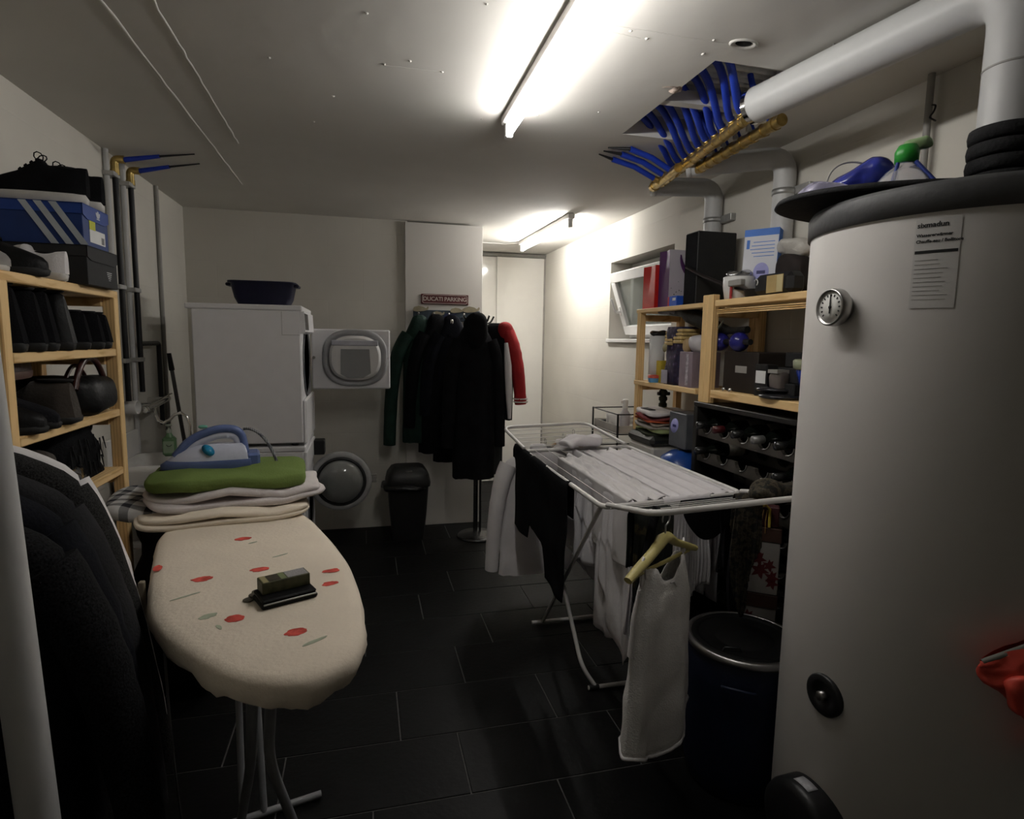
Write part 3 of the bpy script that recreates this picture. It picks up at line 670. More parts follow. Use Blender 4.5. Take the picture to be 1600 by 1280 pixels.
# small shapes on the side panel
m = MB(); m.box((DX1-.10, DY0-.001, 1.488), (DX1-.005, DY0+.002, 1.490)); m.box((DX1-.10, DY0-.001, 1.488), (DX1-.098, DY0+.002, 1.62)); m.build('panel_seam', grey_paint, dr)

# navy basket on the dryer
t = thing('laundry_basin', 'dark navy plastic basin standing on the tumble dryer', 'basin', (-.565, 3.80, 1.655))
def basin_ring(hx, hy, z): return [Vector((-.565+a, 3.80+b, z)) for a, b in [(p[0], p[1]) for p in oval(hx, hy, 6, 40)]]
m = MB(); rings = [basin_ring(.135,.10,1.657), basin_ring(.155,.12,1.70), basin_ring(.172,.137,1.782), basin_ring(.186,.15,1.784), basin_ring(.186,.15,1.793), basin_ring(.168,.133,1.793), basin_ring(.15,.115,1.70), basin_ring(.13,.096,1.664)]
vs = [v for r_ in rings for v in r_]; n_ = 40
m.add(vs, [(i*n_+k, i*n_+(k+1) % n_, (i+1)*n_+(k+1) % n_, (i+1)*n_+k) for i in range(len(rings)-1) for k in range(n_)], True); m.add(rings[-1], [tuple(range(n_))]); m.add(rings[0], [tuple(range(n_))[::-1]])
m.build('basin_bowl', M('navy_plastic', (.008,.009,.030), rough=.45, var=.2), t)
for s in (-1, 1):
    m = MB(); m.rbox((-.565+s*.186-.018, 3.75, 1.768), (-.565+s*.186+.012, 3.85, 1.786), .005); m.build('handle', M('navy_plastic', (0,0,0)), t)

# ================================================================== IRONING BOARD
BA = Vector((-.237, .971, 0)).normalized(); BS = Vector((BA.y, -BA.x, 0)); BO = Vector((-.247, 1.38, 0)); BZ = .92
def bp(t, s, z): return BO + BA*t + BS*s + Vector((0,0,z))
T0, T1 = -.405, .86
def tab(t, T):
    for (a, p), (b_, q) in zip(T, T[1:]):
        if t <= b_: return p+(q-p)*max(0, (t-a)/(b_-a))
    return T[-1][1]
TR_ = [(-.437,.045),(-.430,.085),(-.415,.115),(-.393,.139),(-.337,.167),(-.22,.194),(-.12,.209),(.053,.224),(.24,.219),(.48,.20),(.62,.168),(.72,.130),(.80,.085),(.845,.045),(.86,.0)]
TL_ = [(-.437,-.040),(-.430,-.008),(-.42,.008),(-.40,.036),(-.376,.064),(-.32,.097),(-.263,.127),(-.17,.170),(-.085,.197),(.0,.208),(.16,.214),(.46,.216),(.62,.180),(.72,.140),(.80,.09),(.845,.045),(.86,.0)]
T0, T1 = -.437, .86
NB = 70
ts = [T0 + (T1-T0)*(.5-.5*math.cos(math.pi*i/NB)) for i in range(NB+1)]
outline = [(t, tab(t, TR_)) for t in ts] + [(t, -tab(t, TL_)) for t in reversed(ts[1:-1])]
for _ in range(3): outline = [((a0_[0]+2*b0_[0]+c0_[0])/4, (a0_[1]+2*b0_[1]+c0_[1])/4) for a0_, b0_, c0_ in zip(outline[-1:]+outline[:-1], outline, outline[1:]+outline[:1])]
def mid_s(t): return (tab(t, TR_)-tab(t, TL_))/2
cover_m = M('cream_cover', (.76,.67,.55), rough=.9, var=.06, scale=5, bump=.12, bscale=110, spec=.15)
t = thing('ironing_board', 'ironing board with cream flowered cover and grey tube legs', 'ironing board', bp(0,0,0))
m = MB(); n_ = len(outline); lev = []
def oring(shrink, z, ruf=0., drop=0.):
    out = []; ct, cs = .15, .0
    for i, (a, s) in enumerate(outline):
        k = noise.noise(Vector((a*14, s*14, 5)))*ruf + noise.noise(Vector((a*46, s*46, 1)))*ruf*.7
        zz = z + noise.noise(Vector((a*9, s*9, 8)))*drop
        out.append(bp(ct+(a-ct)*(1-shrink/.60+k*.3), cs+(s-cs)*(1-shrink/.21+k*.5), zz))
    return out
rings = [oring(.07, BZ+.001), oring(.03, BZ), oring(.010, BZ-.003), oring(0, BZ-.012), oring(-.003, BZ-.030, .03), oring(.004, BZ-.048, .07, .006), oring(.018, BZ-.060, .10, .012)]
vs = [v for r_ in rings for v in r_]
m.add(vs, [(i*n_+k, i*n_+(k+1) % n_, (i+1)*n_+(k+1) % n_, (i+1)*n_+k) for i in range(len(rings)-1) for k in range(n_)], True); m.add(rings[0], [tuple(range(n_))], True)
cov = m.build('cover', cover_m, t)
m = MB(); m.prism([(a*.975, s*.92) for a, s in outline], (0,0,.022), BO+Vector((0,0,BZ-.032)), BA, BS); m.build('board', steel, t)
coral = M('coral_print', (.56,.09,.07), rough=.9, var=.35, scale=60, bump=0, spec=.1)
leafp = M('leaf_print', (.38,.41,.30), rough=.9, var=.12, scale=60, bump=0, spec=.1)
def print_blob(px, py, rx, ry, mt, nm, seed, rot=.3):
    p = at(px, py, z=BZ+.0012); m = MB(); pts = []
    for i in range(22):
        a = 2*math.pi*i/22; k = 1+.28*noise.noise(Vector((math.cos(a)*2, math.sin(a)*2, seed)))
        q = Vector((math.cos(a)*rx*k, math.sin(a)*ry*k, 0)); q.rotate(Matrix.Rotation(rot, 3, 'Z')); pts.append((q.x, q.y))
    m.prism(pts, (0,0,.0005), p); m.build(nm, mt, cov)
for i, (px, py, rx, ry) in enumerate(((380,842,.022,.014),(246,888,.010,.020),(316,905,.022,.015),(406,890,.021,.014),(518,892,.020,.012),(515,912,.018,.012),(366,967,.019,.015),(462,988,.020,.014))):
    print_blob(px, py, rx, ry, coral, 'flower_print', i*3.1, .2)
for i, (px, py, rx, ry) in enumerate(((325,963,.018,.010),(342,980,.004,.012),(492,1002,.026,.005),(395,848,.012,.004),(290,932,.03,.003),(438,868,.02,.003))): print_blob(px, py, rx, ry, leafp, 'leaf_print', i*5.3, .6)
# legs: two pairs of tubes crossing, each with a foot bar
la = [bp(-.26,-.025,.86), bp(-.02,-.022,.50), bp(.20,-.06,.10), bp(.22,-.22,.016)]
lb = [bp(-.26,.010,.86), bp(-.05,.012,.52), bp(.06,.10,.16), bp(.10,.24,.016)]
for pth in (la, lb):
    m = MB(); m.tube(rounded_path(pth, .10, 8), .0115, 12); m.build('leg', M('grey_leg', (.27,.275,.285), rough=.4), t)
for s in (-.02, .02):
    m = MB(); m.tube(rounded_path([bp(.58,s,.87), bp(.42,s*1.5,.02)], .03), .010, 10); m.build('leg', M('grey_leg', (0,0,0)), t)
m = MB(); m.tube([bp(.42,-.2,.015), bp(.42,.2,.015)], .011, 10); m.build('foot_bar', M('grey_leg', (0,0,0)), t)
m = MB(); m.tube([bp(.20,-.22,.016), bp(.12,.24,.016)], .011, 10); m.build('foot_bar', M('grey_leg', (0,0,0)), t)
m = MB(); m.rbox((-.018,-.055,-.012),(.018,.055,.012),.004, Matrix.Translation(bp(-.24,.09,.855))); m.build('height_lever', black_plastic, t)
m = MB(); m.rbox((-.006,-.008,-.075),(.006,.008,.075),.002, Matrix.Translation(at(224, 957, y=1.47))); m.build('frame_bar', M('beige_metal', (.20,.17,.12), rough=.6), t)

# wallet, cigarette box, coins
wp = at(446, 934, z=BZ+.002); rz = math.radians(24)
t = thing('wallet', 'black leather wallet lying on the ironing board under a small box', 'wallet', wp, rz, world=False)
m = MB(); m.rbox((-.058,-.036,0),(.058,.036,.010),.003); m.build('back_flap', black_leather, t)
m = MB(); m.rbox((-.056,-.034,.0105),(.056,.036,.019),.003); m.build('front_flap', black_leather, t)
m = MB(); m.tube([(-.054,-.036,.010),(.054,-.036,.010)], .002, 6); m.build('edge_trim', steel, t)
t = thing('small_box', 'small olive and grey cardboard packet resting on the black wallet', 'packet', wp+Vector((-.004,.014,.019)), rz, world=False)
m = MB(); m.rbox((-.05,-.020,0),(.05,.020,.026),.0012); bx_ = m.build('carton', M('olive_card', (.075,.075,.035), rough=.5, var=.5, scale=45, bump=0), t)
m = MB(); m.box((.004,-.018,.0261),(.047,.018,.0265)); m.build('grey_panel', M('grey_print', (.26,.25,.25), rough=.6, var=.25, scale=260, bump=0), t)
m = MB(); m.box((-.010,-.019,.0261),(.002,.019,.0264)); m.build('green_panel', M('green_print', (.17,.20,.09), rough=.6, var=.2, bump=0), t)
m = MB(); m.box((-.047,-.019,.0261),(-.036,.019,.0264)); m.build('cream_panel', M('cream_print', (.30,.26,.13), rough=.6, var=.2, bump=0), t)
m = MB(); m.box((-.034,-.017,.0261),(-.012,.017,.0264)); m.build('dark_panel', M('dark_print', (.035,.028,.015), rough=.6, var=.5, scale=120, bump=0), t)
for i, (px, py, dz) in enumerate(((388,938,0),(397,932,.0022),(402,925,.0))):
    p = at(px, py, z=BZ+.002); m = MB(); m.lathe([(.0105,0),(.0112,.0004),(.0112,.0016),(.0105,.002),(.001,.0019)], p+Vector((0,0,dz)), n=20)
    props(m.build('coin', M('coin_metal', (.16,.14,.11), rough=.5, metal=.8, var=.3, scale=300)), ('dull coin lying farthest from the wallet on the ironing board', 'dull coin lying on top of another coin by the wallet', 'dull coin tucked against the edge of the wallet')[i], 'coin', 'coins beside the wallet')

# laundry pile on the far end of the board
def soft_stack(name, label, ctr, hx, hy, h, rot, mt, amp=.012, sc=7, parts=1, edge=None, cat='cloth', e=.32, tilt=None, seed=1., group=None):
    t = thing(name, label, cat, Vector(ctr), group=group); dz = h/parts
    for i in range(parts):
        m = MB(); f = 1-.02*i
        m.blob(Vector(ctr)+Vector((random.uniform(-.004,.004), random.uniform(-.004,.004), dz*(i+.5))), (hx*f, hy*f, dz*.56), e=e, rot=rot, amp=amp, sc=sc, n=48, m=14, tilt=tilt, seed=seed+i*3.3, flatbot=False)
        m.build('fold', mt if not edge or i % 2 == 0 else edge, t)
    return t
brot = math.atan2(BS.y, BS.x)-.10
def checks(name, c0, c1, sc):
    m = M(name, c0, rough=.95, bump=.1, bscale=150, spec=.1); N, L, b = nodes(m)
    tc = N.new('ShaderNodeTexCoord'); sp = N.new('ShaderNodeSeparateXYZ'); L.new(tc.outputs['Object'], sp.inputs[0]); acc = None
    for k in (0, 1):
        s_ = N.new('ShaderNodeMath'); s_.operation = 'MULTIPLY'; s_.inputs[1].default_value = sc; L.new(sp.outputs[k], s_.inputs[0])
        f_ = N.new('ShaderNodeMath'); f_.operation = 'FRACT'; L.new(s_.outputs[0], f_.inputs[0])
        g_ = N.new('ShaderNodeMath'); g_.operation = 'GREATER_THAN'; g_.inputs[1].default_value = .62; L.new(f_.outputs[0], g_.inputs[0])
        if acc is None: acc = g_
        else:
            a_ = N.new('ShaderNodeMath'); a_.operation = 'ADD'; L.new(acc.outputs[0], a_.inputs[0]); L.new(g_.outputs[0], a_.inputs[1]); acc = a_
    dv = N.new('ShaderNodeMath'); dv.operation = 'MULTIPLY'; dv.inputs[1].default_value = .5; L.new(acc.outputs[0], dv.inputs[0])
    r = ramp_node(N, [(0, c0), (.5, [(x+y)*.35 for x, y in zip(c0, c1)]), (1, c1)]); L.new(dv.outputs[0], r.inputs[0]); L.new(r.outputs[0], b.inputs['Base Color']); return m
plaid = checks('grey_plaid', (.50,.49,.48), (.03,.03,.035), 17)
soft_stack('folded_cover', 'cream cover cloth folded in pleats at the head of the ironing board', bp(.66,-.03,BZ), .245, .17, .035, brot, cover_m, .014, 9, 2, e=.35)
soft_stack('plaid_cloth', 'grey and white checked cloth hanging out under the laundry pile', bp(.74,-.20,BZ-.008), .17, .15, .045, brot, plaid, .02, 8, 1, e=.5, tilt=('Y', .16))
soft_stack('white_towel', 'white crumpled towel folded beneath the green cloth on the ironing board', bp(.70,.0,BZ+.036), .262, .16, .050, brot, M('white_towel', (.62,.57,.56), rough=.95, var=.05, bump=.2, bscale=140, spec=.1), .022, 9, 2, e=.45)
gm = M('green_towel', (.135,.19,.055), rough=.95, var=.1, scale=4, bump=.2, bscale=160, spec=.1)
soft_stack('green_cloth', 'green folded cloth under the steam iron on the laundry pile', bp(.72,-.01,BZ+.086), .232, .165, .042, brot, gm, .018, 8, 1, edge=M('dark_green_towel', (.05,.075,.022), rough=.95), e=.4)
# steam iron, heel towards the dryer
IO = bp(.775,-.085,BZ+.120); ir = brot+math.pi+.04
t = thing('steam_iron', 'blue and white steam iron standing on the green cloth', 'iron', IO, ir, world=False)
def iron_w(x): return .056*max(0, 1-max(0, (x+.02)/.155)**2.0)**.62
def iron_loft(levels, n=14):
    m = MB(); vs = []; N2 = 2*n+1
    for (z, k, x0, x1) in levels:
        xs = [x0+(x1-x0)*(.5-.5*math.cos(math.pi*i/n)) for i in range(n+1)]
        sc = lambda x: -.135+(x-x0)/(x1-x0)*.27
        ring = [(x, iron_w(sc(x))*k, z) for x in xs] + [(x, -iron_w(sc(x))*k, z) for x in reversed(xs[:-1])]
        vs += ring
    M_ = len(ring); m.add(vs, [(i*M_+k, i*M_+(k+1) % M_, (i+1)*M_+(k+1) % M_, (i+1)*M_+k) for i in range(len(levels)-1) for k in range(M_)], True)
    m.add(vs[:M_], [tuple(range(M_))[::-1]]); m.add(vs[-M_:], [tuple(range(M_))]); return m
ib = M('iron_blue', (.10,.14,.30), rough=.35); iw = M('iron_white', (.52,.54,.64), rough=.3, var=.03)
iron_loft([(0,1.,-.135,.135),(.006,1.03,-.137,.137)]).build('soleplate', black_plastic, t)
iron_loft([(.006,1.0,-.135,.133),(.022,1.05,-.137,.132),(.034,.98,-.135,.115)]).build('base_shell', ib, t)
iron_loft([(.034,.97,-.128,.112),(.055,.86,-.125,.09),(.072,.66,-.12,.055),(.082,.42,-.11,.03)]).build('water_tank_shell', iw, t)
m = MB(); m.tube(rounded_path([(.088,0,.045),(.040,0,.104),(-.045,0,.134),(-.108,0,.125),(-.120,0,.045)], .05, 8), [.010]*3+[.0145]*100 if False else .0155, 14, flat=.9); h = m.build('handle', ib, t)
m = MB(); m.tube(rounded_path([(.062,0,.052),(.024,0,.088),(-.045,0,.113),(-.096,0,.106),(-.105,0,.05)], .04, 8), .0125, 12); m.build('handle_grip', iw, h)
m = MB(); m.lathe([(.013,0),(.015,.004),(.001,.006)], (-.01,.040,.066), (0,.8,.6), n=20, sx=1.6); m.build('dial', M('cyan_plastic', (.02,.22,.40), rough=.3), t)
m = MB(); m.blob((.005,.0,.140), (.014,.010,.006), e=.8); m.build('spray_button', M('mint_plastic', (.15,.40,.32), rough=.4), t)
m = MB(); m.rbox((-.165,-.045,.0),(-.125,.045,.05),.008); m.build('heel', ib, t)
pc = [Vector((-.115,0,.128)), Vector((-.15,0,.135)), Vector((-.19,.01,.10)), Vector((-.215,.02,.02)), Vector((-.225,.03,-.06))]
m = MB(); m.tube(bez(*pc[:4], 10)+[pc[4]], .0052, 10); m.build('cord', checks('cord_weave', (.30,.30,.32), (.04,.04,.05), 160), t)
# dark pad on which the iron tip points over the sink
# ================================================================== HANGING JACKETS (left)
def garment(name, label, loc, rot, prof, sleeves, mt, cat='jacket', fold=.10, nf=7, group=None, collar=None, sl_mat=None, cuff=None, seed=0., lining=None, z0=-.04, hanger=None):
    """prof: (v, half width, half depth, z) from shoulder to hem; local x across, y front-back, z up from the hook."""
    t = thing(name, label, cat, loc, rot, group, world=False)
    nu, nv = 40, 26; m = MB()
    def pt(u, v):
        w, d, z = lerp_tab(prof, v); a = 2*math.pi*u
        f = 1 + fold*smoothstep(.1, .9, v)*(math.sin(nf*a+seed)+.6*math.sin((nf+4)*a+seed*2+v*2))*.5
        x = math.copysign(abs(math.cos(a))**.75, math.cos(a))*w; y = math.copysign(abs(math.sin(a))**.85, math.sin(a))*d*f
        k = .012*noise.noise(Vector((x*9+seed, y*9, z*7)))
        return (x*(1+.03*noise.noise(Vector((z*6, seed, 2*math.cos(a))))), y+k, z + (.012*noise.noise(Vector((a*2, seed, 0))) if v > .95 else 0))
    m.grid(pt, nu, nv, thick=0); m.build('body', mt, t)
    for sd, path, rad in sleeves:
        m = MB(); pth = bez(*path, 16) if len(path) == 4 else [Vector(p) for p in path]
        k = len(pth); R = [rad[0]+(rad[1]-rad[0])*i/(k-1)+.004*noise.noise(Vector((i*.9, seed, sd))) for i in range(k)]
        m.tube(pth, R, 14, flat=.85); s_ = m.build('sleeve', sl_mat or mt, t)
        if cuff:
            e, d_ = pth[-1], (pth[-1]-pth[-2]).normalized(); m = MB()
            for q in (.0, .022): m.lathe([(rad[1]*.9,-.004),(rad[1]*1.06,-.004),(rad[1]*1.06,.006),(rad[1]*.9,.006)], e-d_*(.02+q), d_, n=16)
            m.build('cuff', cuff, s_)
    if collar:
        m = MB(); m.lathe(collar, (0,0,0), n=20, sy=.75); m.build('collar', mt, t)
    return t
tweed = M('dark_tweed', (.010,.010,.011), rough=.95, var=.9, scale=260, bump=.3, bscale=200, spec=.1)
hound = M('pale_houndstooth', (.020,.0195,.0195), rough=.95, var=.95, scale=330, bump=.3, bscale=200, spec=.1)
def jacket_prof(hw, top, hem, flare): return [(0,.05,.035,top),(.05,hw*.55,.045,top-.02),(.14,hw*.93,.055,top-.065),(.2,hw,.06,top-.11),(.5,hw*.97,.07,(top+hem)/2),(1,hw*flare,.085,hem)]
jk = [('white lined jacket hanging nearest the shoe shelf', -.80, 1.46, white_fab, .20, 1.245, .35, None),
      ('black houndstooth blazer hanging in front of the white lined jacket', -.785, 1.40, hound, .205, 1.243, .33, None),
      ('grey wool blazer hanging in the middle of the jacket row', -.735, 1.25, grey_fab, .205, 1.235, .32, None),
      ('navy coat hanging among the grey blazer and tweed jacket', -.715, 1.17, navy_fab, .20, 1.225, .30, None),
      ('dark speckled tweed jacket hanging by the grey standing pipe', -.665, 1.07, tweed, .19, 1.20, .32, None)]
for i, (lb, x, y, mt, hw, top, hem, _) in enumerate(jk):
    sl = []
    for sd in (1, -1):
        sl.append((sd, ((sd*(hw-.035),0,top-.10),(sd*(hw+.045),0,top-.24),(sd*(hw+.075),.01,top-.48),(sd*(hw+.115 if i < 2 else hw+.09),.0,top-.72)), (.056,.040)))
    garment('hanging_jacket', lb, (x, y, 0), -.06+.03*i, jacket_prof(hw, top, hem, 1.12), sl, mt, 'jacket', seed=i*1.7, collar=[(.05,top-.03),(.062,top+.01),(.058,top+.035),(.045,top+.04),(.04,top)], group='jackets on the low rail')
t = thing('garment_rail', 'low metal garment rail carrying the row of dark jackets', 'clothes rail', (-.74,1.28,0))
ra, rb_ = Vector((-.635,.985,1.272)), Vector((-.84,1.62,1.272))
m = MB(); m.cyl(ra, rb_, .011, n=12); m.build('rail', steel, t)
for q, nm in ((ra.lerp(rb_, .03), 'upright'), (ra.lerp(rb_, .97), 'upright')):
    m = MB(); m.cyl((q.x, q.y, 0), q, .012, n=12); m.build(nm, steel, t)
    m = MB(); m.tube([(q.x-.17, q.y-.02, .012), (q.x+.17, q.y+.02, .012)], .012, 10); m.build('foot', steel, t)
for i, (lb, x, y, *_r) in enumerate(jk):
    top = _r[2]; m = MB()
    m.tube([Vector((x, y, top+.0))]+arc((x, y, 1.262), (0,0,1), (1,0,0), .021, math.pi*.95, -math.pi*.7, 8), .0022, 6)
    m.tube([(x-.15, y, top-.06), (x-.06, y, top-.015), (x, y, top), (x+.06, y, top-.015), (x+.15, y, top-.06)], .006, 8)
    props(m.build('clothes_hanger', steel), 'metal hanger inside the '+lb.split(' hanging')[0], 'hanger', 'hangers on the low rail')
# cord dangling from the board's edge to the floor
a = at(256, 1005, y=1.55); b_ = at(283, 1279, y=1.45)
m = MB(); m.tube(bez(a, a+Vector((.01,-.02,-.2)), b_+Vector((-.02,.02,.2)), b_, 14)+[Vector((b_.x+.01, b_.y+.02, .004))], .003, 6)
props(m.build('power_cord', M('grey_cord', (.06,.06,.06), rough=.6)), 'thin grey cord dangling between the jackets and the ironing board', 'cord')

# ================================================================== SHOES AND BAGS ON THE LEFT SHELF
def shoe(label, loc, rot, L=.28, W=.095, kind='low', up_m=black_leather, sole_m=sole_black, H=None, laces=True, cat='shoe', group=None, heel=.0, sole_h=.022, name='shoe'):
    t = thing(name, label, cat, loc, rot, group, world=False)
    fw = lambda s: W/2*(.70+.30*math.sin(math.pi*min(1, s*1.05+.02)))*(1 if s < .72 else max(.0, 1-((s-.72)/.285)**2.4)**.5)*(1 if s > .1 else (.72+2.8*s))
    pts = [( -L/2+L*s, fw(s)) for s in [i/20 for i in range(21)]]; poly = pts + [(x, -y) for x, y in reversed(pts[1:-1])]
    m = MB(); n = len(poly); vs = []
    for z, k in ((0,.94),(.004,1.0),(sole_h*.8,1.03),(sole_h,1.0)):
        for x, y in poly: vs.append((x*k, y*k, z + heel*smoothstep(.3,-.5,x/L)*(1 if z > .003 else (0 if x/L < -.12 else 1))))
    m.add(vs, [(i*n+k, i*n+(k+1) % n, (i+1)*n+(k+1) % n, (i+1)*n+k) for i in range(3) for k in range(n)], True); m.add(vs[:n], [tuple(range(n))[::-1]]); m.add(vs[-n:], [tuple(range(n))]); m.build('sole', sole_m, t)
    if H is None: H = {'low': .085, 'boot': .20, 'pump': .065}[kind]
    inst = .075 if kind != 'pump' else .05
    def top(s):
        if s < .42: return H - (.012 if kind == 'low' else 0)*math.sin(math.pi*s/.42)
        if s < .62:
            q = (s-.42)/.20; return (H*(1-q)+inst*q) if kind != 'low' else H+.012*math.sin(math.pi*(1-q)*.5)*1 - (H+.0-inst)*q
        q = (s-.62)/.38; return inst*(1-q)**.75*.55+.032*(1-q*.2) if q < .98 else .022
    m = MB(); N_, K = 26, 12; vs = []
    for i in range(N_+1):
        s = .004+.992*i/N_; w = fw(s)*.97; h = top(s); er = min(1, (s+.004)/.10)**.5; w *= .45+.55*er; h *= .90+.10*er; zb = sole_h+heel*smoothstep(.3,-.5,s-.5)-.002
        for k in range(K+1):
            a = math.pi*k/K; ex = .55 if s < .45 else .8
            tp = (.58 if s < .42 else 1.0)
            y = math.copysign(abs(math.cos(a))**ex, math.cos(a))*w*(1-(1-tp)*math.sin(a)**2); z = zb + (h)*(math.sin(a)**(.7 if s > .45 else .45))
            xs_ = .17*(z-zb)*(1-s/.3) if kind == 'boot' and s < .3 else 0
            vs.append((-L/2+L*s+xs_, y*(1-(.9*(z-zb) if kind == 'boot' and s < .45 else 0)), z))
    c = K+1; m.add(vs, [(i*c+k, (i+1)*c+k, (i+1)*c+k+1, i*c+k+1) for i in range(N_) for k in range(K)], True); m.add(vs[:c], [tuple(range(c))]); m.add(vs[-c:], [tuple(range(c))[::-1]])
    u_ = m.build('upper', up_m, t)
    zb = sole_h+heel
    m = MB(); m.lathe([(.0,-.004),(W*.26,-.002),(W*.30,.004),(W*.27,.006)], (-L*.27,0,zb+H-(.017 if kind == 'low' else .004)), n=18, sx=1.55, sy=.85); m.build('lining', black_matt if up_m is not black_leather else grey_fab, u_)
    if laces:
        m = MB()
        for i in range(4):
            s = .45+i*.055; x = -L/2+L*s; z = sole_h+top(s)+.001; w = fw(s)*.5
            m.tube([(x,-w,z-.008),(x+.006,0,z+.003),(x,w,z-.008)], .0028, 5)
        x = -L/2+L*.44; z = sole_h+top(.44); m.tube(arc((x,.012,z+.006), (1,0,0), (0,.6,1), .013, 0, 2*math.pi, 8), .002, 5); m.tube(arc((x,-.012,z+.006), (1,0,0), (0,-.6,1), .013, 0, 2*math.pi, 8), .002, 5)
        m.build('laces', black_fab if up_m is not white_fab else white_fab, u_)
    return t
def shelf_y(px, py, x=-.9): return at(px, py, x=x).y
Z0 = shelf_z[0]
# two shoe boxes with sneakers on top
def shoe_box(label, lo, hi, body, lid, name='shoe_box'):
    t = thing(name, label, 'box', ((lo[0]+hi[0])/2, (lo[1]+hi[1])/2, lo[2]))
    m = MB(); m.rbox(lo, (hi[0], hi[1], hi[2]-.002), .0015); m.build('carton', body, t)
    m = MB(); zl = hi[2]-.034
    m.box((lo[0]-.003, lo[1]-.003, zl), (hi[0]+.003, lo[1]-.0008, hi[2])); m.box((lo[0]-.003, hi[1]+.0008, zl), (hi[0]+.003, hi[1]+.003, hi[2])); m.box((lo[0]-.003, lo[1]-.003, zl), (lo[0]-.0008, hi[1]+.003, hi[2])); m.box((lo[0]-.003, lo[1]-.003, hi[2]-.002), (hi[0]+.003, hi[1]+.003, hi[2]+.001))
    m.prism([(lo[1]-.003, zl), (lo[1]+.03, zl-.012), (hi[1]-.03, zl-.012), (hi[1]+.003, zl), (hi[1]+.003, hi[2]), (lo[1]-.003, hi[2])], (.0022,0,0), (hi[0]+.0008,0,0), (0,1,0), (0,0,1))
    l_ = m.build('lid', lid, t); return t, l_
bk = M('black_card', (.014,.014,.015), rough=.7, var=.1, bump=.02)
bkl = M('black_card_lid', (.020,.020,.021), rough=.7, var=.1, bump=.02)
bb0, bb1 = (-1.185, 2.245, Z0), (-.872, 2.485, Z0+.125)
t, l_ = shoe_box('black cardboard shoe box under the blue striped box', bb0, bb1, bk, bkl)
m = MB()
for i, hw in enumerate((.020,.018,.015,.011,.007)):
    m.box((bb1[0], 2.415-hw, Z0+.052-.0065*i), (bb1[0]+.0008, 2.415+hw, Z0+.0545-.0065*i))
m.build('small_print', grey_pipe, t)
blu = M('blue_card_shaded', (.006,.030,.15), rough=.5, var=.08, bump=.02)  # shade of the near face put into the carton's darker blue
a0_, a1_ = (-1.19, 2.265, Z0+.127), (-.885, 2.46, Z0+.127+.135)
t, l_ = shoe_box('blue shoe box with three pale stripes carrying black sneakers', a0_, a1_, blu, M('blue_lid_lit', (.008,.042,.24), rough=.5, var=.06, bump=.02))  # lid's brighter blue carries the light on the room-side end
for i in range(3):
    x = -1.062+.042*i
    m = MB(); m.prism([(x, a1_[2]-.001), (x+.022, a1_[2]-.001), (x+.022+.085, a0_[2]+.002), (x+.085, a0_[2]+.002)], (0,-.0006,0), (0, a0_[1]-.0032, 0), (1,0,0), (0,0,1)); m.build('stripe', M('pale_stripe', (.44,.47,.50), rough=.6, bump=0), t)
m = MB(); xx = a1_[0]+.0005
m.box((xx, 2.31, a0_[2]+.018), (xx+.0008, 2.43, a0_[2]+.062)); m.box((xx, 2.31, a0_[2]+.06), (xx+.0007, 2.35, a0_[2]+.088)); lb_ = m.build('size_label', paper_white, t)
m = MB(); m.box((xx, 2.31, a0_[2]+.060), (xx+.0012, 2.355, a0_[2]+.092)); m.build('price_sticker', M('yellow_sticker', (.50,.50,.04), rough=.6, var=.1, bump=0), t)
m = MB()
for i in range(6): m.box((xx+.0008, 2.400+.004*i, a0_[2]+.022), (xx+.0012, 2.4015+.004*i, a0_[2]+.045))
m.build('barcode', ink, t)
m = MB()       # three-leaf emblem on the lid end
for dx, dz, rx, rz, rt in ((0,.0,.0065,.012,0),(-.009,-.003,.005,.011,.6),(.009,-.003,.005,.011,-.6)):
    pts = []
    for i in range(16):
        a = 2*math.pi*i/16; q = Vector((math.cos(a)*rx, math.sin(a)*rz, 0)); q.rotate(Matrix.Rotation(rt, 3, 'Z')); pts.append((2.377+dx+q.x, a1_[2]-.017+dz+q.y))
    m.prism(pts, (.0006,0,0), (a1_[0]+.0031,0,0), (0,1,0), (0,0,1))
m.box((a1_[0]+.0031, 2.364, a1_[2]-.034), (a1_[0]+.0037, 2.390, a1_[2]-.0305)); m.build('emblem', M('emblem_white', (.6,.62,.68), rough=.6, bump=0), t)
ztop = a1_[2]+.0012
shoe('black running sneaker with white sole on the blue shoe box, lace side', (-1.035, 2.325, ztop), math.pi, .30, .098, 'low', black_fab, sole_white, .10, sole_h=.030, group='sneakers on the blue shoe box', name='sneaker', cat='sneaker')
shoe('black running sneaker behind its twin on the blue shoe box, against the wall', (-1.025, 2.425, ztop), math.pi-.05, .30, .092, 'low', black_fab, sole_white, .10, sole_h=.028, group='sneakers on the blue shoe box', name='sneaker', cat='sneaker')
# shoes on the top board
shoe('black laced dress shoe with its toe out on the top shelf board', (-1.02, 1.985, Z0), .10, .29, .10, 'low', black_leather, sole_black, .085, name='dress_shoe')
shoe('white canvas sneaker showing its heel beside the black shoe box', (-1.015, 2.16, Z0), math.pi-.08, .25, .075, 'low', white_fab, sole_white, .075, sole_h=.024, laces=False, name='sneaker', cat='sneaker')
shoe('grey and white sneaker with its toe to the wall behind the dress shoe', (-1.05, 1.90, Z0), .5, .24, .09, 'low', M('pale_grey_mesh', (.25,.24,.23), rough=.9, var=.3), sole_white, .11, laces=False, name='sneaker', cat='sneaker')
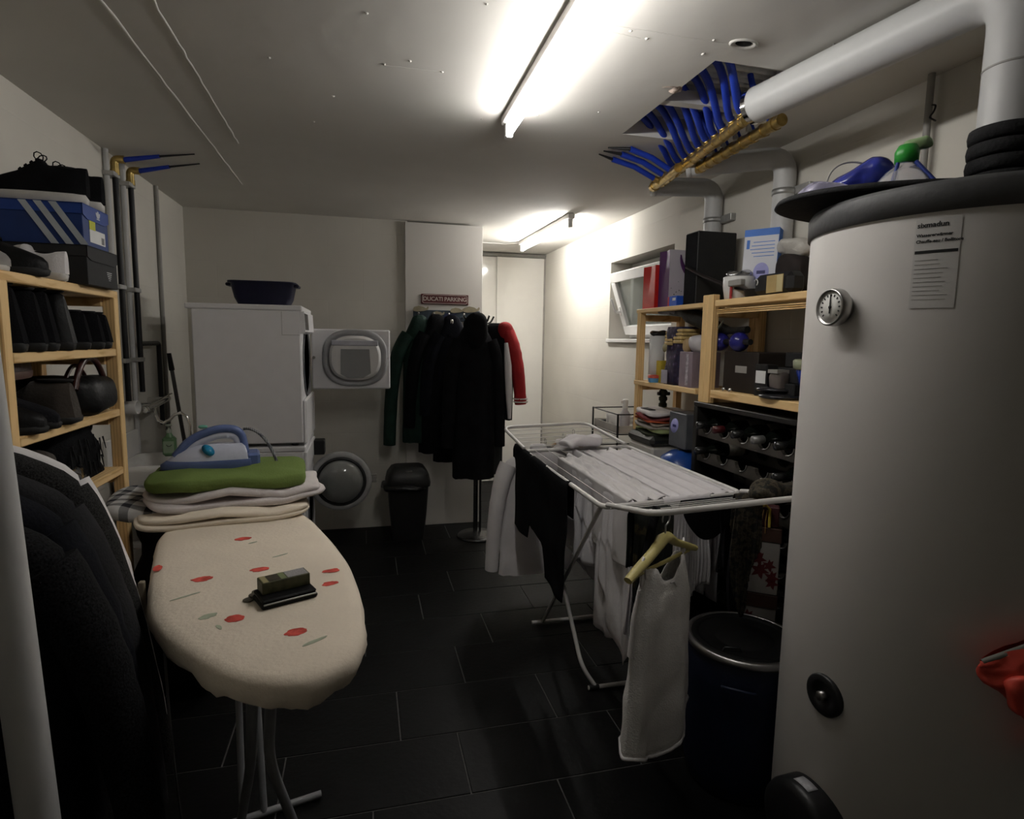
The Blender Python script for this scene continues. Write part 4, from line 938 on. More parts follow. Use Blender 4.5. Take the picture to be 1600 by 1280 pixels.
# second shelf: a row of black boots
Z1 = shelf_z[1]
spots = [(1.895,.19,'boot'),(1.985,.185,'boot'),(2.075,.19,'boot'),(2.165,.19,'boot'),(2.285,.135,'boot'),(2.385,.135,'boot'),(2.465,.135,'boot')]
lbs = ['tall black leather boot standing next to the near shelf post', 'black boot in the second gap of the row under the shoe boxes', 'tall black boot in the middle of the boot row', 'tall black boot next to the shorter pair in the boot row', 'short black ankle boot beside the tall boots', 'short black ankle boot between its twin and the shelf post', 'short black ankle boot touching the far shelf post']
for i, (yy, h, k) in enumerate(spots):
    shoe(lbs[i], (-1.03+.006*(i % 2), yy, Z1), math.pi+.05*math.sin(i*2), .275, .088, k, black_fab if i != 3 else black_leather, sole_black, h-.03, laces=False, group='black boots on the second shelf', name='boot', cat='boot', sole_h=.026)
# third shelf
Z2 = shelf_z[2]
shoe('large black boot at the near end of the third shelf', (-1.02, 1.905, Z2), .05, .30, .11, 'boot', black_leather, sole_black, .13, laces=False, name='boot', cat='boot')
shoe('dark grey boot squeezed beside the large black boot', (-1.02, 2.0, Z2), .0, .29, .075, 'boot', char_fab, sole_black, .12, laces=False, name='boot', cat='boot')
shoe('grey brown suede shoe in the middle of the third shelf', (-1.01, 2.135, Z2), math.pi-.15, .28, .12, 'boot', suede, sole_black, .115, laces=False, name='shoe')
shoe('flat brown leather shoe lying on top of the boots', (-1.0, 2.0, Z2+.148), math.pi/2+.12, .26, .09, 'pump', brown_leather, M('tan_sole', (.09,.05,.04), rough=.6), .045, laces=False, name='shoe')
hb = Vector((-1.01, 2.37, Z2))
t = thing('handbag', 'black handbag with an oxblood leather handle on the third shelf', 'bag', hb)
m = MB(); m.blob(hb+Vector((0,.01,.068)), (.125,.125,.068), e=.45, amp=.012, sc=12); m.build('bag_body', black_leather, t)
m = MB(); m.tube([hb+Vector((.08,-.13+.24*s_, .095+.105*math.sin(math.pi*min(1,s_*1.02))**.7)) for s_ in [i/14 for i in range(15)]], .013, 10, flat=.7); m.build('handle', oxblood, t)
m = MB(); m.tube([hb+Vector((.03,-.10+.2*s_, .10+.07*math.sin(math.pi*s_))) for s_ in [i/12 for i in range(13)]], .007, 8); m.build('strap', oxblood, t)
# fourth shelf
Z3 = shelf_z[3]
tb = Vector((-1.03, 2.31, Z3))
t = thing('tote_bag', 'black fringed tote bag with a ring handle on the fourth shelf', 'bag', tb)
def tote(u, v):
    a = 2*math.pi*u; z = .19*v; w = .20-.05*v; d = .10-.02*v
    x = math.copysign(abs(math.sin(a))**.7, math.sin(a))*d; y = math.copysign(abs(math.cos(a))**.7, math.cos(a))*w
    q = .014*noise.noise(Vector((x*14, y*14, z*12)))
    return tb + Vector((x+q, y+q, z + .02*noise.noise(Vector((a, v*3, 1)))*v))
m = MB(); m.grid(tote, 44, 16); m.blob(tb+Vector((0,0,.18)), (.075,.145,.015), e=.6, amp=.01, sc=14, flatbot=False); m.build('bag_body', black_fab, t)
m = MB()
for i in range(40):
    yy = -.13+.26*i/39; z = .05+.10*random.random(); p = tb+Vector((.085+.012*random.random(), yy, z)); m.tube([p, p+Vector((.006, random.uniform(-.01,.01), -.045))], [.0028,.0015], 4)
m.build('fringe', black_matt, t)['kind'] = 'stuff'
m = MB(); m.tube(arc(tb+Vector((.03,.185,.165)), (0,1,0), (0,0,1), .022, 0, 2*math.pi*.98, 16), .005, 8); m.build('ring', black_plastic, t)
shoe('shiny black pump lying in front of the fringed tote bag', (-.96, 2.22, Z3), math.pi*.5+.2, .25, .085, 'pump', M('patent_black', (.008,.008,.008), rough=.12, coat=.5), sole_black, .05, laces=False, name='pump')
shoe('black patent shoe at the edge of the fourth shelf', (-.945, 2.06, Z3), math.pi*.5-.3, .25, .09, 'pump', M('patent_black', (0,0,0)), sole_black, .05, laces=False, name='pump')
shoe('grey fabric slipper resting on the patent shoe', (-.97, 2.02, Z3+.075), math.pi*.5-.1, .22, .08, 'pump', suede, sole_black, .04, laces=False, name='slipper')
shoe('worn dark shoe standing at the near post of the fourth shelf', (-1.02, 1.905, Z3), .1, .27, .09, 'boot', M('dull_purple_grey', (.035,.03,.035), rough=.6, var=.4), sole_black, .13, laces=False, name='shoe')
# tall black sack beside the shelf
sk = Vector((-.735, 2.64, 0))
t = thing('laundry_sack', 'tall black sack slumped on the floor between shoe shelf and ironing board', 'sack', sk)
m = MB(); m.blob(sk+Vector((0,0,.42)), (.16,.20,.42), e=.6, amp=.04, sc=7, n=40, m=26); m.build('sack_body', black_fab, t)
m = MB(); m.blob(sk+Vector((.0,.06,.88)), (.10,.12,.07), e=.8, amp=.03, sc=10, flatbot=False); m.build('gathered_neck', black_fab, t)

# ================================================================== SINK CORNER
t = thing('utility_sink', 'white utility sink on the side wall below the chrome tap', 'sink', (-1.0, 3.32, .55))
sx0, sx1, sy0, sy1, sz = XL, -.83, 3.12, 3.53, .845
m = MB()
def sk_ring(i0, z): return [Vector(((sx0+sx1)/2+a, (sy0+sy1)/2+b_, z)) for a, b_ in oval((sx1-sx0)/2-i0, (sy1-sy0)/2-i0, 7, 40)]
rings = [sk_ring(.06,.56), sk_ring(.02,.60), sk_ring(.008,.80), sk_ring(0,.82), sk_ring(0,sz), sk_ring(.035,sz), sk_ring(.045,.80), sk_ring(.07,.63)]
vs = [v for r_ in rings for v in r_]; m.add(vs, [(i*40+k, i*40+(k+1) % 40, (i+1)*40+(k+1) % 40, (i+1)*40+k) for i in range(7) for k in range(40)], True); m.add(rings[0], [tuple(range(40))[::-1]]); m.add(rings[-1], [tuple(range(40))])
m.build('basin', white_plastic, t)
m = MB(); m.rbox((XL, sy0, sz-.002), (XL+.02, sy1, sz+.13), .004); m.build('splashback', white_plastic, t)
m = MB(); m.tube(rounded_path([(-1.02,3.32,.57),(-1.02,3.32,.40),(XL+.01,3.32,.40)], .04), .022, 12); m.build('waste_pipe', white_plastic, t)
p = at(215, 637, x=-1.14)
m = MB(); m.lathe([(.034,-.055),(.036,0),(.034,.004),(.029,.0),(.028,-.02),(.001,-.02)], p, (1,-.1,0), n=24)
m.cyl((XL, p.y, p.z), (p.x-.05, p.y, p.z), .03, n=20)
props(m.build('drain_stub', white_plastic), 'short white plastic drain stub sticking out of the side wall', 'pipe')
t = thing('wall_tap', 'chrome wall tap with curved spout over the utility sink', 'tap', at(245, 640, y=3.46))
q0, q1 = at(229, 640, x=-1.12), at(262, 622, x=-1.12)
m = MB(); m.cyl(q0, q1, .017, n=16)
for f in (.28, .8): q = q0.lerp(q1, f); m.cyl((XL, q.y, q.z), q, .020, n=16)
m.build('tap_body', chrome, t)
m = MB(); e = q0-(q1-q0).normalized()*.02; m.lathe([(.014,0),(.020,.006),(.020,.022),(.012,.026)], e, q1-q0, n=8); m.rbox((-.006,-.02,-.004),(.006,.03,.006),.002, Matrix.Translation(q1+Vector((.01,.01,.022)))); m.build('tap_handle', chrome, t)
sp_ = [q0.lerp(q1, .35)] + [at(x_, y_, y=3.44) for x_, y_ in ((243,648),(247,657),(256,661),(265,656),(273,648),(283,645),(292,651),(297,664),(298,682))]
m = MB(); m.tube(sp_, .0085, 12); m.build('spout', chrome, t)
bo = at(266, 712, y=3.40); bo.z = sz; bo = Vector((-1.0, 3.33, sz)) if bo.x < -1.15 else Vector((bo.x, 3.40, sz))
t = thing('soap_bottle', 'green soap bottle with printed smile standing on the sink', 'bottle', bo)
m = MB(); m.rbox(bo+Vector((-.032,-.022,0)), bo+Vector((.032,.022,.105)), .012); m.lathe([(.022,.10),(.014,.118),(.012,.125)], bo, n=16); m.build('bottle_body', M('soap_green', (.12,.22,.11), rough=.3, var=.1), t)
m = MB(); m.lathe([(.014,.124),(.014,.14),(.006,.142),(.006,.158),(.016,.16),(.016,.168),(.001,.169)], bo, n=14); m.build('pump', M('soap_cap', (.30,.33,.27), rough=.4), t)
m = MB(); m.box(bo+Vector((-.024,-.0228,.02)), bo+Vector((.026,-.0222,.082))); lb_ = m.build('label', M('soap_label', (.26,.34,.24), rough=.5, var=.1), t)
m = MB(); m.tube(arc(bo+Vector((.003,-.0232,.068)), (1,0,0), (0,0,-1), .013, .3, math.pi-.3, 8), .0015, 5); m.build('printed_smile', ink, lb_)
a = at(264, 552, x=-1.10); b_ = at(283, 660, x=-1.06)
t = thing('squeegee', 'grey handled squeegee leaning in the gap beside the dryer', 'squeegee', (b_.x, b_.y, .1))
dn_ = (b_-a).normalized()
m = MB(); m.cyl(a+dn_*.09, b_+dn_*.75, .011, n=12); m.build('pole', M('dull_grey', (.11,.11,.11), rough=.5), t)
m = MB(); m.tube([a, a+dn_*.10], [.012,.016], 12); m.build('grip', black_plastic, t)
m = MB(); m.rbox((-.012,-.16,-.02),(.012,.16,.02),.004, Matrix.Translation(b_+dn_*.76)); m.build('blade', black_plastic, t)

# ================================================================== DRYING RACK
NL, NR, FLc, FR = Vector((.81,1.875,.9)), Vector((1.425,1.955,.9)), Vector((.817,2.95,.9)), Vector((1.425,2.985,.9))
WN0, WN1 = Vector((.785,1.468,1.0)), Vector((1.40,1.545,1.0))
WF0, WF1 = at(786, 668, z=.975), at(915, 661, z=.975)
t = thing('drying_rack', 'white folding drying rack with raised wings full of laundry', 'drying rack', (1.1,2.4,0))
RT = .0095
m = MB(); m.tube(rounded_path([NL.lerp(NR,.5), NL, FLc, FR, NR, NL.lerp(NR,.5)], .05, 6), RT, 12); m.build('frame', white_coat, t)
wn = MB(); wn.tube(rounded_path([NL+Vector((.012,-.01,.012)), WN0, WN1, NR+Vector((-.012,-.01,.012))], .07, 8), RT, 12); wing1 = wn.build('wing', white_coat, t)
wf = MB(); wf.tube(rounded_path([FLc+Vector((-.0,.01,.012)), WF0, WF1, FR+Vector((-.012,.01,.012))], .07, 8), RT, 12); wing2 = wf.build('wing', white_coat, t)
ROD = []
for i in range(8):
    f = (i+.8)/8.6; a, b_ = NL.lerp(NR, f), FLc.lerp(FR, f); ROD.append((a, b_))
    m = MB(); m.cyl(a, b_, .0022, n=6); m.build('line_rod', white_coat, t)
for i in range(5):
    f = (i+1)/6
    for (a0, b0, a1, b1, wg) in ((NL, NR, WN0, WN1, wing1), (FLc, FR, WF0, WF1, wing2)):
        m = MB(); m.cyl(a0.lerp(a1, f), b0.lerp(b1, f), .0022, n=6); m.build('line_rod', white_coat, wg)
for s_, (nt, ft) in enumerate(((NL, FLc), (NR, FR))):
    dx = .075*(1 if s_ == 0 else -1)
    nf_, ff = Vector((nt.x+dx, 2.20, .012)), Vector((ft.x+dx, 2.81, .012))
    m = MB(); m.tube([nt+Vector((.02*(1 if s_ == 0 else -1),.06,-.008)), ff], .009, 10); m.build('leg', white_coat, t)
    m = MB(); m.tube(rounded_path([ft+Vector((.03*(1 if s_ == 0 else -1),-.08,-.008)), Vector((nf_.x, nf_.y+.02, .10)), nf_+Vector((.06*(1 if s_ == 0 else -1),-.0,0))], .09, 6), .009, 10); m.build('leg', white_coat, t)
m = MB(); m.tube([(NL.x+.10,2.20,.012),(NR.x-.10,2.20,.012)], .009, 10); m.build('foot_bar', white_coat, t)
m = MB(); m.tube([(FLc.x+.02,2.815,.012),(FR.x-.02,2.815,.012)], .009, 10); m.build('foot_bar', white_coat, t)
for x_ in (NL.x+.125, NR.x-.125):
    m = MB(); m.lathe([(.012,-.022),(.013,0),(.012,.022)], (x_,2.20,.013), (1,0,0), n=12); m.build('foot_cap', black_plastic, t)

# ---- laundry
def drape(name, label, a, b_, dropL, dropR, mt, amp=.014, fr=16., cat='laundry', group=None, thick=.002, seed=0., spread=.012, hemw=.02, pull=0.):
    """cloth over a rod from a to b_; dropL hangs on the -x side, dropR on the +x side (numbers or functions of u)."""
    a, b_ = Vector(a), Vector(b_); ax = (b_-a).normalized(); sd = ax.cross(Vector((0,0,1))).normalized()
    fL = dropL if callable(dropL) else (lambda u: dropL); fR = dropR if callable(dropR) else (lambda u: dropR); m = MB()
    def pt(u, v):
        dl, dr_ = fL(u), fR(u); tot = dl+dr_; s_ = v*tot - dl     # negative: left leg
        base = a.lerp(b_, u); dist = abs(s_); side = -1 if s_ < 0 else 1
        k = smoothstep(0, .25, dist)
        off = spread*min(1, dist/.03) + amp*k*(math.sin(fr*u*(b_-a).length*1.0+seed+side)+.5*math.sin(fr*2.1*u+seed*2+dist*3)) + .02*k*noise.noise(Vector((u*3+seed, dist*4, side)))
        top = .004 if dist < .012 else .0
        w = hemw*k*noise.noise(Vector((u*2, dist*3, seed)))
        return base + sd*side*off*(1 if True else 0) + ax*(w + pull*k*(u-.5)*-1) + Vector((0,0,top - max(0, dist-.012) ))
    m.grid(pt, 46, 40, thick=thick); return props(m.build(name, mt), label, cat, group)
# white linen over the long rods (side vector points to +x for rods running +y)
lin = [(2, .50, .42, 'white linen sheet hanging from the outer rods of the drying rack'), (3, .34, .38, 'white pillowcase folded over a rod beside the linen sheet'), (4, .40, .36, 'white cotton cloth with ruffled edge over the middle rods'),
       (5, .36, .40, 'white cloth drying between ruffled cloth and the rack edge'), (6, .42, .34, 'smooth white sheet over the rod nearest the wine rack but one'), (7, .34, .48, 'white sheet over the outermost rod facing the wine rack')]
for i, dl, dr_, lb in lin:
    a, b_ = ROD[i]; f0 = .03+.02*(i % 2); f1 = .97-.05*(i % 3)
    drape('drying_linen', lb, a.lerp(b_, f0)+Vector((0,0,.004)), a.lerp(b_, f1)+Vector((0,0,.004)), dl, dr_, sheer_fab, amp=.010, fr=18+i, seed=i*1.3, spread=.008, group='white linen on the drying rack')
a, b_ = ROD[1]
drape('drying_linen', 'thin white sheet hanging lowest on the drying rack with a pointed corner', a.lerp(b_, .0)+Vector((0,0,.004)), a.lerp(b_, .62)+Vector((0,0,.004)), lambda u: .40+.28*max(0, 1-abs(u-.10)*4), lambda u: .50+.12*math.sin(u*5), sheer_fab, amp=.022, fr=22, seed=4.4, spread=.010, group='white linen on the drying rack')
# sheets spread flat over the rods, sagging a little between them
def flat_sheet(label, f0, f1, g0, g1, mt, hangL, seed, ruff):
    m = MB()
    def pt(u, v):
        gl = hangL; span = (f1-f0)*.615; tot = span+gl; s_ = u*tot-gl
        g = g0+(g1-g0)*v
        f = f0 + max(0, s_)/.615; p = NL.lerp(NR, f).lerp(FLc.lerp(FR, f), g)
        ph = (f*8.6-.8); z = .008 - .010*abs(math.sin(math.pi*ph))
        z += ruff*.010*noise.noise(Vector((f*30, g*14, seed)))
        if s_ < 0: return p + Vector((-.006-.010*math.sin(v*26+seed)*min(1, -s_*8), .01*noise.noise(Vector((v*8, s_*6, seed))), .006+s_))
        return p + Vector((0, ruff*.012*noise.noise(Vector((f*40, 3, seed))), z))
    m.grid(pt, 60, 40, thick=.0012); return props(m.build('drying_sheet', mt), label, 'laundry', 'white linen on the drying rack')
flat_sheet('smooth white sheet laid flat over the rods on the wine rack side', .52, .985, .02, .93, sheer_fab, .02, 1.3, .3)
flat_sheet('crumpled white cloth with frilled edges spread over the middle rods', .20, .50, .03, .80, white_fab, .26, 5.1, 1.6)
# black trousers over the long rail
p0, p1 = at(887, 770, x=.80), at(802, 706, x=.80)
ta, tb_ = Vector((.812, p0.y, .903)), Vector((.815, p1.y, .903))
def tro(u):    # u 0 near .. 1 far
    if u < .33: return .525+.015*math.sin(u*9)
    if u < .37: return .53-(u-.33)*3.4
    if u < .58: return .385+.02*math.sin(u*9)
    if u < .63: return .36
    return .43+.04*(u-.63)
drape('black_trousers', 'black trousers folded over the long rail of the drying rack', ta, tb_, tro, lambda u: .16, black_fab, amp=.008, fr=10, seed=2., spread=.013, cat='trousers', thick=.004)
# white shirts on hangers at the far wing
wood_h = M('hanger_wood', (.33,.22,.12), rough=.5, var=.15)
for i, (px, py, f, lb, hm) in enumerate(((827,672,.45,'white long sleeved shirt hanging outermost at the far wing of the drying rack', white_fab), (855,666,.62,'white shirt on a wooden hanger in the middle of the far wing', white_fab), (880,664,.80,'white blouse on a wooden hanger next to the wire trolley', sheer_fab))):
    b0 = FLc.lerp(WF0, f); zr = b0.z; q = at(px, py, z=zr+.01); x = q.x; y = b0.y+ (x-b0.x)*.06
    rot = .10
    top = zr-.062; pr = [(0,.045,.03,top),(.05,.11,.04,top-.02),(.14,.185,.045,top-.05),(.2,.20,.05,top-.10),(.5,.205,.05,top-.33),(1,.225,.055,top-.70 if i == 0 else top-.55)]
    sl = [(-1, ((-.175,0,top-.075),(-.245,-.01,top-.20),(-.26,-.01,top-.42),(-.275,-.02,top-.66)), (.058,.040))]
    if i: sl = [(1, ((.175,0,top-.075),(.235,-.01,top-.20),(.235,-.01,top-.40),(.23,-.02,top-.55)), (.055,.036))]
    garment('white_shirt', lb, (x-.02 if i == 0 else x+.02, y, 0), rot, pr, sl, hm, 'shirt', fold=.22, nf=6, seed=i*2.2+1, collar=[(.042,top-.02),(.05,top+.012),(.044,top+.03),(.036,top+.028),(.034,top)], group='white shirts at the far wing')
    t = thing('clothes_hanger', ('steel hanger of the outermost white shirt', 'wooden hanger of the middle white shirt', 'wooden hanger of the blouse next to the trolley')[i], 'hanger', (x+.02, y, top))
    m = MB(); m.tube([Vector((x+.02,y,top-.0))]+arc((x+.02, y, zr-.016), (0,0,1), (0,1,0), .0185, math.pi*.95, -math.pi*.75, 10), .002, 6); m.build('hook', steel, t)
    m = MB(); cr, sr = math.cos(rot), math.sin(rot); hp = [(-.16,-.055),(-.08,-.018),(-.02,.004),(.02,.004),(.08,-.018),(.16,-.055)]
    m.tube([(x+.02+a*cr, y+a*sr, top+b2+.012) for a, b2 in hp], .009, 8); m.build('arms', steel if i == 0 else wood_h, t)
# crumpled white sleeve lying over the wing by the trolley
q = at(915, 690, z=.94)
soft_stack('white_cloth', 'crumpled white blouse lying over the far wing corner', q-Vector((.02,.0,.02)), .13, .07, .05, .35, sheer_fab, .03, 12, 1, e=.7, cat='laundry')
# near wing: dark print top, black bra, patterned scarf
def wingpt(f, g): return NL.lerp(NR, g).lerp(WN0.lerp(WN1, g), f)
floral = M('dark_floral', (.012,.014,.012), rough=.9, var=.2); N, L, b = nodes(floral)
vo = N.new('ShaderNodeTexNoise'); vo.inputs['Scale'].default_value = 22; vo.inputs['Detail'].default_value = 4; tcn = N.new('ShaderNodeTexCoord'); L.new(tcn.outputs['Object'], vo.inputs['Vector'])
r = ramp_node(N, [(.0, (.010,.013,.011)), (.58, (.012,.014,.012)), (.66, (.07,.055,.025)), (.74, (.03,.035,.02))]); L.new(vo.outputs['Fac'], r.inputs[0]); L.new(r.outputs[0], b.inputs['Base Color'])
a = wingpt(.62, .0); b_ = wingpt(.62, .23)
drape('print_top', 'dark sleeveless top with faded floral print on the near wing', a, b_, lambda u: .20, lambda u: .29+.05*math.sin(u*3), floral, amp=.006, fr=30, seed=1.1, cat='top', spread=.02, thick=.003)
for i, (f, g) in enumerate(((.72,.09),(.5,.17))):
    pass
m = MB(); a0, b0 = wingpt(.86,.07), wingpt(.86,.10)
pth = [a0+Vector((0,0,.012)), a0+Vector((-.03,.0,-.10)), a0+Vector((-.05,-.01,-.25)), a0+Vector((-.055,-.01,-.37))]
m.tube(bez(*pth, 14), [.020]*10+[.016,.014,.012,.016,.018], 10, flat=.5); props(m.build('black_sock', black_fab), 'long black stocking hanging from the corner of the near wing', 'stocking')
ga, gb = wingpt(.30,.42), wingpt(.30,.80)
drape('black_bra', 'black bra hung over the lines of the near wing', ga, gb, lambda u: .05+.0*u, lambda u: .03+.125*math.sin(math.pi*u)**.6, black_fab, amp=.006, fr=6, seed=3, cat='underwear', spread=.01, thick=.003)
# strap of the bra
m = MB(); q = wingpt(.30,.68); m.tube([q, q+Vector((.0,-.03,-.12)), q+Vector((-.01,-.03,-.26))], .006, 6, flat=.4); props(m.build('bra_strap', black_fab), 'thin black strap dangling below the black bra', 'strap')
sc_m = M('animal_print', (.03,.025,.016), rough=.9, var=.1); N, L, b = nodes(sc_m)
vo = N.new('ShaderNodeTexNoise'); vo.inputs['Scale'].default_value = 55; tcn = N.new('ShaderNodeTexCoord'); L.new(tcn.outputs['Object'], vo.inputs['Vector']); r = ramp_node(N, [(.42, (.010,.009,.008)), (.55, (.055,.045,.028)), (.7, (.015,.012,.009))]); L.new(vo.outputs['Fac'], r.inputs[0]); L.new(r.outputs[0], b.inputs['Base Color'])
sa, sb = wingpt(.50,.70), wingpt(.60,.84)
drape('patterned_scarf', 'brown and black patterned scarf slung over the near wing beside the tank', sa+Vector((0,0,.012)), sb+Vector((0,0,.012)), lambda u: .12+.05*math.sin(u*6), lambda u: .30+.14*math.sin(u*4), sc_m, amp=.012, fr=60, seed=6, cat='scarf', spread=.02)
q = wingpt(.66,.90)
soft_stack('patterned_shawl', 'crumpled brown patterned shawl heaped on the near wing against the tank', (q.x, q.y, q.z-.005), .10, .045, .05, .15, sc_m, .022, 16, 1, e=.8, cat='scarf')
drape('drying_linen', 'white pillow cover hanging over the end bar behind the black bra', NL.lerp(NR,.40)+Vector((0,0,.010)), NL.lerp(NR,.74)+Vector((0,0,.010)), .20, lambda u: .42+.06*math.sin(u*5), sheer_fab, amp=.010, fr=50, seed=7.7, spread=.012, group='white linen on the drying rack')
# dark glossy leggings below
la_, lb2 = wingpt(.25,.80), wingpt(.18,.95)
drape('dark_leggings', 'dark glossy leggings hanging behind the patterned scarf', la_, lb2, .30, .46, M('glossy_dark', (.012,.011,.014), rough=.35, var=.5, scale=30, bump=.4, bscale=30), amp=.012, fr=20, seed=9, cat='leggings', spread=.018)

# ---- pale yellow hanger with a white top
hn, hf = Vector((.70,1.425,0)), Vector((1.012,1.615,0)); hc = hn.lerp(hf, .5); hd = (hf-hn).normalized(); hz_ = .885
yel = M('pale_yellow_plastic', (.50,.43,.17), rough=.35, var=.06)
t = thing('clothes_hanger', 'pale yellow plastic hanger hooked on the near wing of the rack', 'hanger', (hc.x, hc.y, hz_))
H = lambda s_, z: hc + hd*s_ + Vector((0,0,hz_+z))
m = MB(); m.tube([H(-.19,-.055), H(-.15,-.040), H(-.06,-.004), H(-.015,.022), H(.015,.022), H(.06,-.004), H(.15,-.040), H(.19,-.055)], [.013,.016,.016,.020,.020,.015,.014,.012], 12, flat=.8); m.build('arms', yel, t)
m = MB(); m.tube([H(-.15,-.052), H(.15,-.052)], .006, 8); m.build('bar', yel, t)
m = MB(); hk = wingpt(1.0, .07); m.tube([H(0,.02), H(0,.045), H(0,.06)]+arc(H(0,.082), hd, (0,0,1), .021, -.9, math.pi+.4, 10), .0028, 7); m.build('hook', steel, t)
def topf(u, v):
    a = 2*math.pi*u; c_, s_ = math.cos(a), math.sin(a)
    tab = [(0,.105,.022,.0),(.06,.128,.026,-.06),(.2,.150,.035,-.14),(.55,.160,.040,-.33),(1,.172,.045,-.525)]
    w_, d_, z_ = lerp_tab(tab, v); f_ = 1+.35*smoothstep(.15,.9,v)*math.sin(5*a+1.2)
    if v < .12:
        z_ += -.055*(1-v/.12)*max(0, 1-(abs(c_)/.62)**2)          # scooped neckline
    hem = (.045*math.sin(a*1.0+2.6)+.02*math.sin(3*a)) if v > .9 else 0
    n_ = hd.cross(Vector((0,0,1)))
    return hc + hd*(math.copysign(abs(c_)**.8, c_)*w_) + n_*(s_*d_*f_+.008*noise.noise(Vector((c_*4, v*5, s_*3)))) + Vector((0,0,hz_-.045+z_ + (hem*(v-.9)*10 if v > .9 else 0)))
t = thing('sleeveless_shirt', 'long white sleeveless top on the pale yellow hanger', 'top', (hc.x, hc.y, hz_-.65))
knit = M('white_knit', (.85,.83,.81), rough=.95, var=.08, bump=.4, bscale=220, spec=.1)
m = MB(); m.grid(topf, 60, 36, thick=.0015); m.build('top_body', knit, t)
for s_ in (-1, 1):
    m = MB(); m.tube([H(s_*.105,-.07), H(s_*.112,-.022), H(s_*.115,-.012), H(s_*.118,-.024), H(s_*.118,-.09)], .010, 8, flat=.5); m.build('strap', white_fab, t)
m = MB(); n2 = hd.cross(Vector((0,0,1)))
m.tube([topf(i/40, .995)+Vector((0,0,-.003)) for i in range(40)], .006, 6, closed=True); m.build('hem', white_fab, t)
m = MB(); q = H(-.13,-.10); m.tube([q, q+Vector((-.02,-.01,-.10)), q+Vector((-.025,-.01,-.19))], [.006,.009,.014], 8, flat=.5); m.build('side_tie', white_fab, t)
m = MB(); q = H(.01,-.105)+n2*.03; m.tube([q+hd*-.018, q, q+hd*.018+Vector((0,0,-.02))], .003, 5); m.build('bow', white_fab, t)

# ================================================================== WINE RACK
RX0, RX1, RY0, RY1, RZ = 1.53, 1.81, 1.50, 2.505, 1.205
blk_wood = M('black_stained_wood', (.012,.011,.010), rough=.45, var=.3, scale=12, bump=.1)
rail_m = M('dark_stained_rail', (.048,.043,.036), rough=.5, var=.3, scale=12, bump=.1)
t = thing('wine_rack', 'black wooden wine rack with scalloped rails under the pine shelf', 'wine rack', (1.67, 2.0, 0))
for yy in (RY0, RY1-.03):
    m = MB(); m.rbox((RX0, yy, 0), (RX1, yy+.03, RZ-.022), .003); m.build('side_panel', blk_wood, t)
m = MB(); m.rbox((RX0-.002, RY0, RZ-.022), (RX1, RY1, RZ), .003); m.build('top_panel', blk_wood, t)
m = MB(); m.box((RX1-.012, RY0+.03, .02), (RX1-.004, RY1-.03, RZ-.024)); m.build('back_panel', blk_wood, t)
row_z = [1.095, .975, .855, .735, .615, .495, .375]; NN = 7; pitch = (RY1-RY0-.06)/NN
notch_y = [RY0+.03+pitch*(i+.5) for i in range(NN)]
for rz_ in row_z:
    for xx, lift in ((RX0+.012, 0.), (RX1-.06, .012)):
        pts = [(RY0+.03, rz_-.048)]; pts = [(RY1-.03, rz_-.05+lift), (RY0+.03, rz_-.05+lift)]
        for yc in notch_y:
            pts += [(yc-.042, rz_+lift)] + [(yc-.042*math.cos(math.pi*k/8), rz_+lift-.034*math.sin(math.pi*k/8)) for k in range(1, 8)] + [(yc+.042, rz_+lift)]
        pts[0] = (RY1-.03, rz_-.05+lift)
        full = [(RY1-.03, rz_-.05+lift), (RY0+.03, rz_-.05+lift), (RY0+.03, rz_+lift)] + pts[2:] + [(RY1-.03, rz_+lift)]
        m = MB(); m.prism(full, (.016,0,0), (xx,0,0), (0,1,0), (0,0,1)); rl = m.build('rail', rail_m, t)
        if lift == 0.:
            m = MB()
            for yc in notch_y: m.tube([(xx-.003, yc+.042*math.cos(math.pi*k/8)*-1, rz_-.034*math.sin(math.pi*k/8)+.002) for k in range(0, 5)], .0024, 6)
            m.build('notch_clip', steel, rl)['kind'] = 'stuff'
glass_dark = M('dark_bottle_glass', (.006,.008,.006), rough=.06, var=.2, bump=0, spec=.7, coat=.4)
def wine_bottle(label, yc, rz_, cap, i):
    t = thing('wine_bottle', label, 'bottle', (RX0+.10, yc, rz_-.032), group='bottles in the wine rack')
    ax = Vector((-1,0,-.04)); o = Vector((RX1-.02, yc, rz_+.018))
    m = MB(); m.lathe([(.005,0),(.034,.002),(.037,.012),(.037,.19),(.030,.215),(.0155,.238),(.0145,.285),(.016,.286),(.016,.294),(.013,.295)], o, ax, n=24); m.build('glass', glass_dark, t)
    m = MB(); m.lathe([(.0155,.25),(.0165,.252),(.0165,.299),(.001,.300)], o, ax, n=20); m.build('capsule', cap, t)
    m = MB(); m.lathe([(.0374,.06),(.0376,.062),(.0376,.14),(.0374,.142)], o, ax, n=24); m.build('label', M('wine_label', (.20,.19,.16), rough=.6, var=.3, scale=40), t)
caps = [M('cap_black', (.012,.012,.012), rough=.25), M('cap_red', (.06,.008,.010), rough=.3), M('cap_cream', (.50,.46,.28), rough=.4), M('cap_grey', (.20,.20,.20), rough=.3, metal=.5)]
bl = [(6,0,0,'wine bottle at the window end of the top rack row'), (5,0,1,'wine bottle with a dark red capsule in the top rack row'), (4,0,0,'black capped wine bottle in the middle of the top rack row'), (3,0,3,'wine bottle with grey foil capsule in the top rack row'), (2,0,0,'wine bottle in the top rack row near the tank'),
      (2,1,0,'wine bottle in the second rack row near the tank'), (6,1,0,'wine bottle at the window end of the second rack row'), (3,2,2,'wine bottle with cream capsule in the third rack row'), (5,3,0,'wine bottle in the fourth rack row behind the laundry')]
